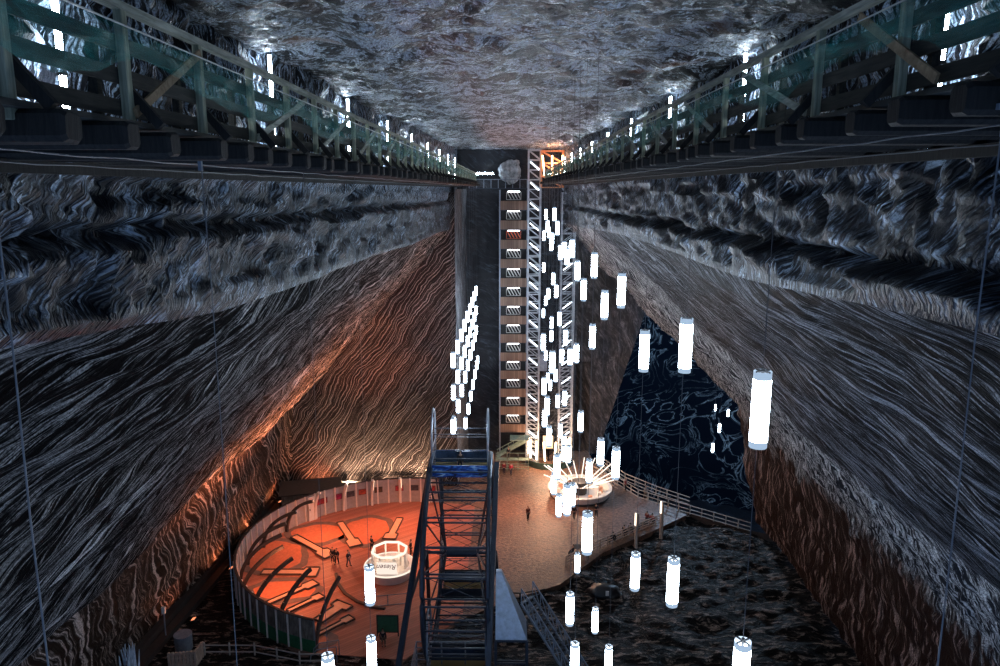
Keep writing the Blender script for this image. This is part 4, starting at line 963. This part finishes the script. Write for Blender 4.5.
# dark flat roof left of the arena wall
p = at(275, 512, Z=2.6); T = thing('low_shed', 'low shed with a flat dark roof behind the left of the arena wall', 'shed', (-24.2, 84.6, 0), .25)
bm = bmesh.new(); box(bm, (-3.4, -2.0, 0), (3.4, 2.0, 2.3)); mesh_obj('body', bm, M_slat, T); bm = bmesh.new(); box(bm, (-3.7, -2.3, 2.3), (3.7, 2.3, 2.45)); mesh_obj('roof', bm, plain('dark_flat_roof', (.07, .055, .045)), T)
# green board with frame by the wheel
p = at(388, 636, Z=.07); T = thing('notice_board', 'green framed board standing on the deck beside the wheel', 'board', (p.x, p.y, .07))
bm = bmesh.new(); box(bm, (-.85, -.04, .4), (.85, .04, 1.9)); mesh_obj('green_face', bm, plain('green_board', (.03, .14, .07)), T)
bm = bmesh.new()
for x in (-.9, .9): bar(bm, (x, 0, 0), (x, 0, 2.0), .1)
for z in (.4, 1.95): bar(bm, (-.9, 0, z), (.9, 0, z), .1)
mesh_obj('frame', bm, M_black, T)
pat(383, 643, .3, 'person in dark clothes sitting in front of the green board', BK, (.08, .05, .04), 'sit', z=.07)
# curved handrail at the arena entrance
p = at(326, 662, Z=0); T = thing('handrail', 'curved pale metal handrail at the arena entrance', 'handrail', (p.x, p.y, 0))
bm = bmesh.new()
for yy in (0, .9): tube(bm, [(-1.3, yy, 0), (-1.2, yy, .6), (-.7, yy, 1.1), (.9, yy, 1.4), (.9, yy, 0)], .05, 6)
mesh_obj('rail_tube', bm, M_metal, T)
# lit wooden lamp posts along the inner fence
for i, (px, py) in enumerate(((586, 562), (606.5, 556), (636, 545), (661, 536))):
    if i == 1: continue
    p = at(px, py, Z=-.1); T = thing('lamp_post', ['round wooden post with a glowing top, left of three beside the inner fence', '', 'round wooden post with a glowing top, middle of three', 'round wooden post with a glowing top, right of three by the curved fence'][i], 'lamp post', (p.x, p.y, -.4), 0, 'lit posts')
    hh = (3.4, 0, 4.6, 5.0)[i] - .6
    bm = bmesh.new(); tube(bm, [(0, 0, 0), (0, 0, hh)], .2, 12); mesh_obj('shaft', bm, M_fence2, T)
    bm = bmesh.new(); bar(bm, (-.2, -.2, hh - 1.3), (-.2, -.2, hh + .1), .14); mesh_obj('lamp_strip', bm, M_warmwhite, T)
# wall base ledge, bin and small lights on the left
T = thing('base_ledge', 'dark stepped kerb running along the foot of the left wall', 'kerb', (-30, 60, 0)); bm = bmesh.new()
bar(bm, (-1.5, -20, .4), (.9, 24, .4), .9, 1.0); mesh_obj('upper_step', bm, plain('dark_kerb', (.04, .03, .027)), T); bm = bmesh.new(); bar(bm, (-.5, -20, .15), (1.9, 24, .15), .8, .6); mesh_obj('lower_step', bm, D.materials['dark_kerb'], T)
p = at(184, 648, Z=0); T = thing('metal_drum', 'pale grey metal drum beside the brown fence in the bottom left', 'drum', (p.x, p.y, -.1))
bm = bmesh.new(); lathe(bm, [(0, 0), (.7, 0), (.72, .1), (.7, .7), (.72, .75), (.7, 1.4), (0, 1.4)], 24); mesh_obj('shell', bm, M_metal, T); bm = bmesh.new(); lathe(bm, [(0, 1.42), (.74, 1.42), (.74, 1.36)], 24); mesh_obj('lid', bm, M_metal, T)
for i, (px, py) in enumerate(((163, 612), (280, 560), (207, 545))):
    p = at(px, py, X=-29.6); 
    if i: continue
    T = thing('pole', 'thin pale pole standing on the kerb at the left wall foot', 'pole', (-29.4, at(168, 640, Z=0).y, 0)); bm = bmesh.new(); tube(bm, [(0, 0, 0), (0, 0, 2.6)], .06, 8); mesh_obj('shaft', bm, M_metal, T); bm = bmesh.new(); box(bm, (-.14, -.1, 2.5), (.14, .1, 3.1)); mesh_obj('head', bm, M_white, T)
# salt fountain at the bottom left, pale crystals
p = at(122, 655, X=-30.2); bm = bmesh.new()
for k in range(26):
    x, y = random.gauss(0, .35), random.gauss(0, .35); bmesh.ops.create_cone(bm, cap_ends=True, segments=6, radius1=.09, radius2=.015, depth=random.uniform(.8, 2.2), matrix=Matrix.Translation((x, y, .5)) @ Matrix.Rotation(random.uniform(-.25, .25), 4, 'X'))
o = mesh_obj('salt_crystals', bm, plain('bright_salt', (.62, .70, .85), .3)); o.location = (p.x + .6, p.y, p.z - .6); tag(o, 'cluster of pale blue white salt crystals at the bottom left', 'salt', kind='stuff')
# pale rock outcrop behind the walkway
p = at(511, 170, Y=103); bm = bmesh.new(); bmesh.ops.create_icosphere(bm, subdivisions=4, radius=1)
for v in bm.verts: v.co = V((v.co.x * 1.5, v.co.y * .6, v.co.z * 1.5)) * (1 + .3 * fr(v.co * 1.6, 5))
o = mesh_obj('salt_outcrop', bm, plain('pale_outcrop_salt', (.42, .45, .48), .7, var=.8, sc=1.6)); o.location = (p.x, 102.8, p.z - .2); tag(o, 'pale grey salt outcrop above the walkway left of the tower top', 'rock')
# ------------------------------------------------------------------ warm flood lights at the wall feet; then bare lights, some added fill
def flood(loc, e, col, label, aim, spot=130, r=.25):
    T = thing('flood_light', label, 'light', loc); d = (V(aim) - V(loc)).normalized(); b = bmesh.new(); s, u = frame_of(d)
    bar(b, -d * .25, d * .05, .5, .35); mesh_obj('housing', b, M_black, T)
    b = bmesh.new(); bar(b, d * .055, d * .08, .44, .3); mesh_obj('lens', b, glow('flood_lens', WARM, 1.0) if 'flood_lens' not in D.materials else D.materials['flood_lens'], T)
    l = light('flood_bulb', V(loc) + d * .3, e, col, r, spot, aim)
    l.parent = T; l.location = d * .3
for i, X in enumerate((-25, -20.5, -16, -11.5)):
    flood((X, 88.6, .5), 2300, WARM2 if i else WARM, ['flood light at the end wall foot, furthest left', 'flood light at the end wall foot, second from the left', 'flood light at the end wall foot, third from the left', 'flood light at the end wall foot, nearest the stair tower'][i], (X, 91, 4.5), 150)
for i, (Y, e) in enumerate(((84, 420), (76, 420), (68, 300), (59, 160))):
    flood((-27.9, Y, .6), e, WARM, ['flood light at the left wall foot, furthest away', 'flood light at the left wall foot, second furthest', 'flood light at the left wall foot, second nearest', 'flood light at the left wall foot, nearest'][i], (-30, Y, 8), 150)
for i, (x, y, z, e) in enumerate(((-20, 75, 4.3, 1300), (-12, 79, 4.3, 1300), (-21, 64, 4.3, 1200), (-8, 72, 4.3, 700))):
    o = light('arena_light', (x, y, z + .6), e, WARM, .5, 165, (x, y + .01, 0))
for i, (x, y, z, e) in enumerate(((-15, 84, 6.5, 9000), (-18, 77, 6.5, 12000), (-19, 69, 6.5, 11000), (-20, 62, 6.5, 4500))):
    light('warm_slope_fill', (x, y, z), e, WARM, .6, 125, (x - 4, y - 2, 24))  # unseen spots added to put a warm glow on the left slope
light('kiosk_light', (-11.9, 67.9, 2.3), 110, (1, .75, .55), .3)
light('bar_light', (8.9, 88.0, 3.4), 650, (1, .66, .45), .5); light('bar_light', (4.5, 83.0, 4.0), 500, (1, .50, .30), .5)
light('tower_base_light', (5.5, 96, 3.5), 1500, (1, .6, .36), .5)
light('tower_top_light', (5.8, 98.5, 41), 500, (1, .40, .18), .4)
light('chamber_fill', (28, 106, 14), 9000, (.45, .7, 1), 1.0)  # unseen blue light added to make the chamber swirls visible
light('plaza_light', (1, 84, 6), 1500, (1, .42, .24), .5, 160, (1, 84.01, 0))
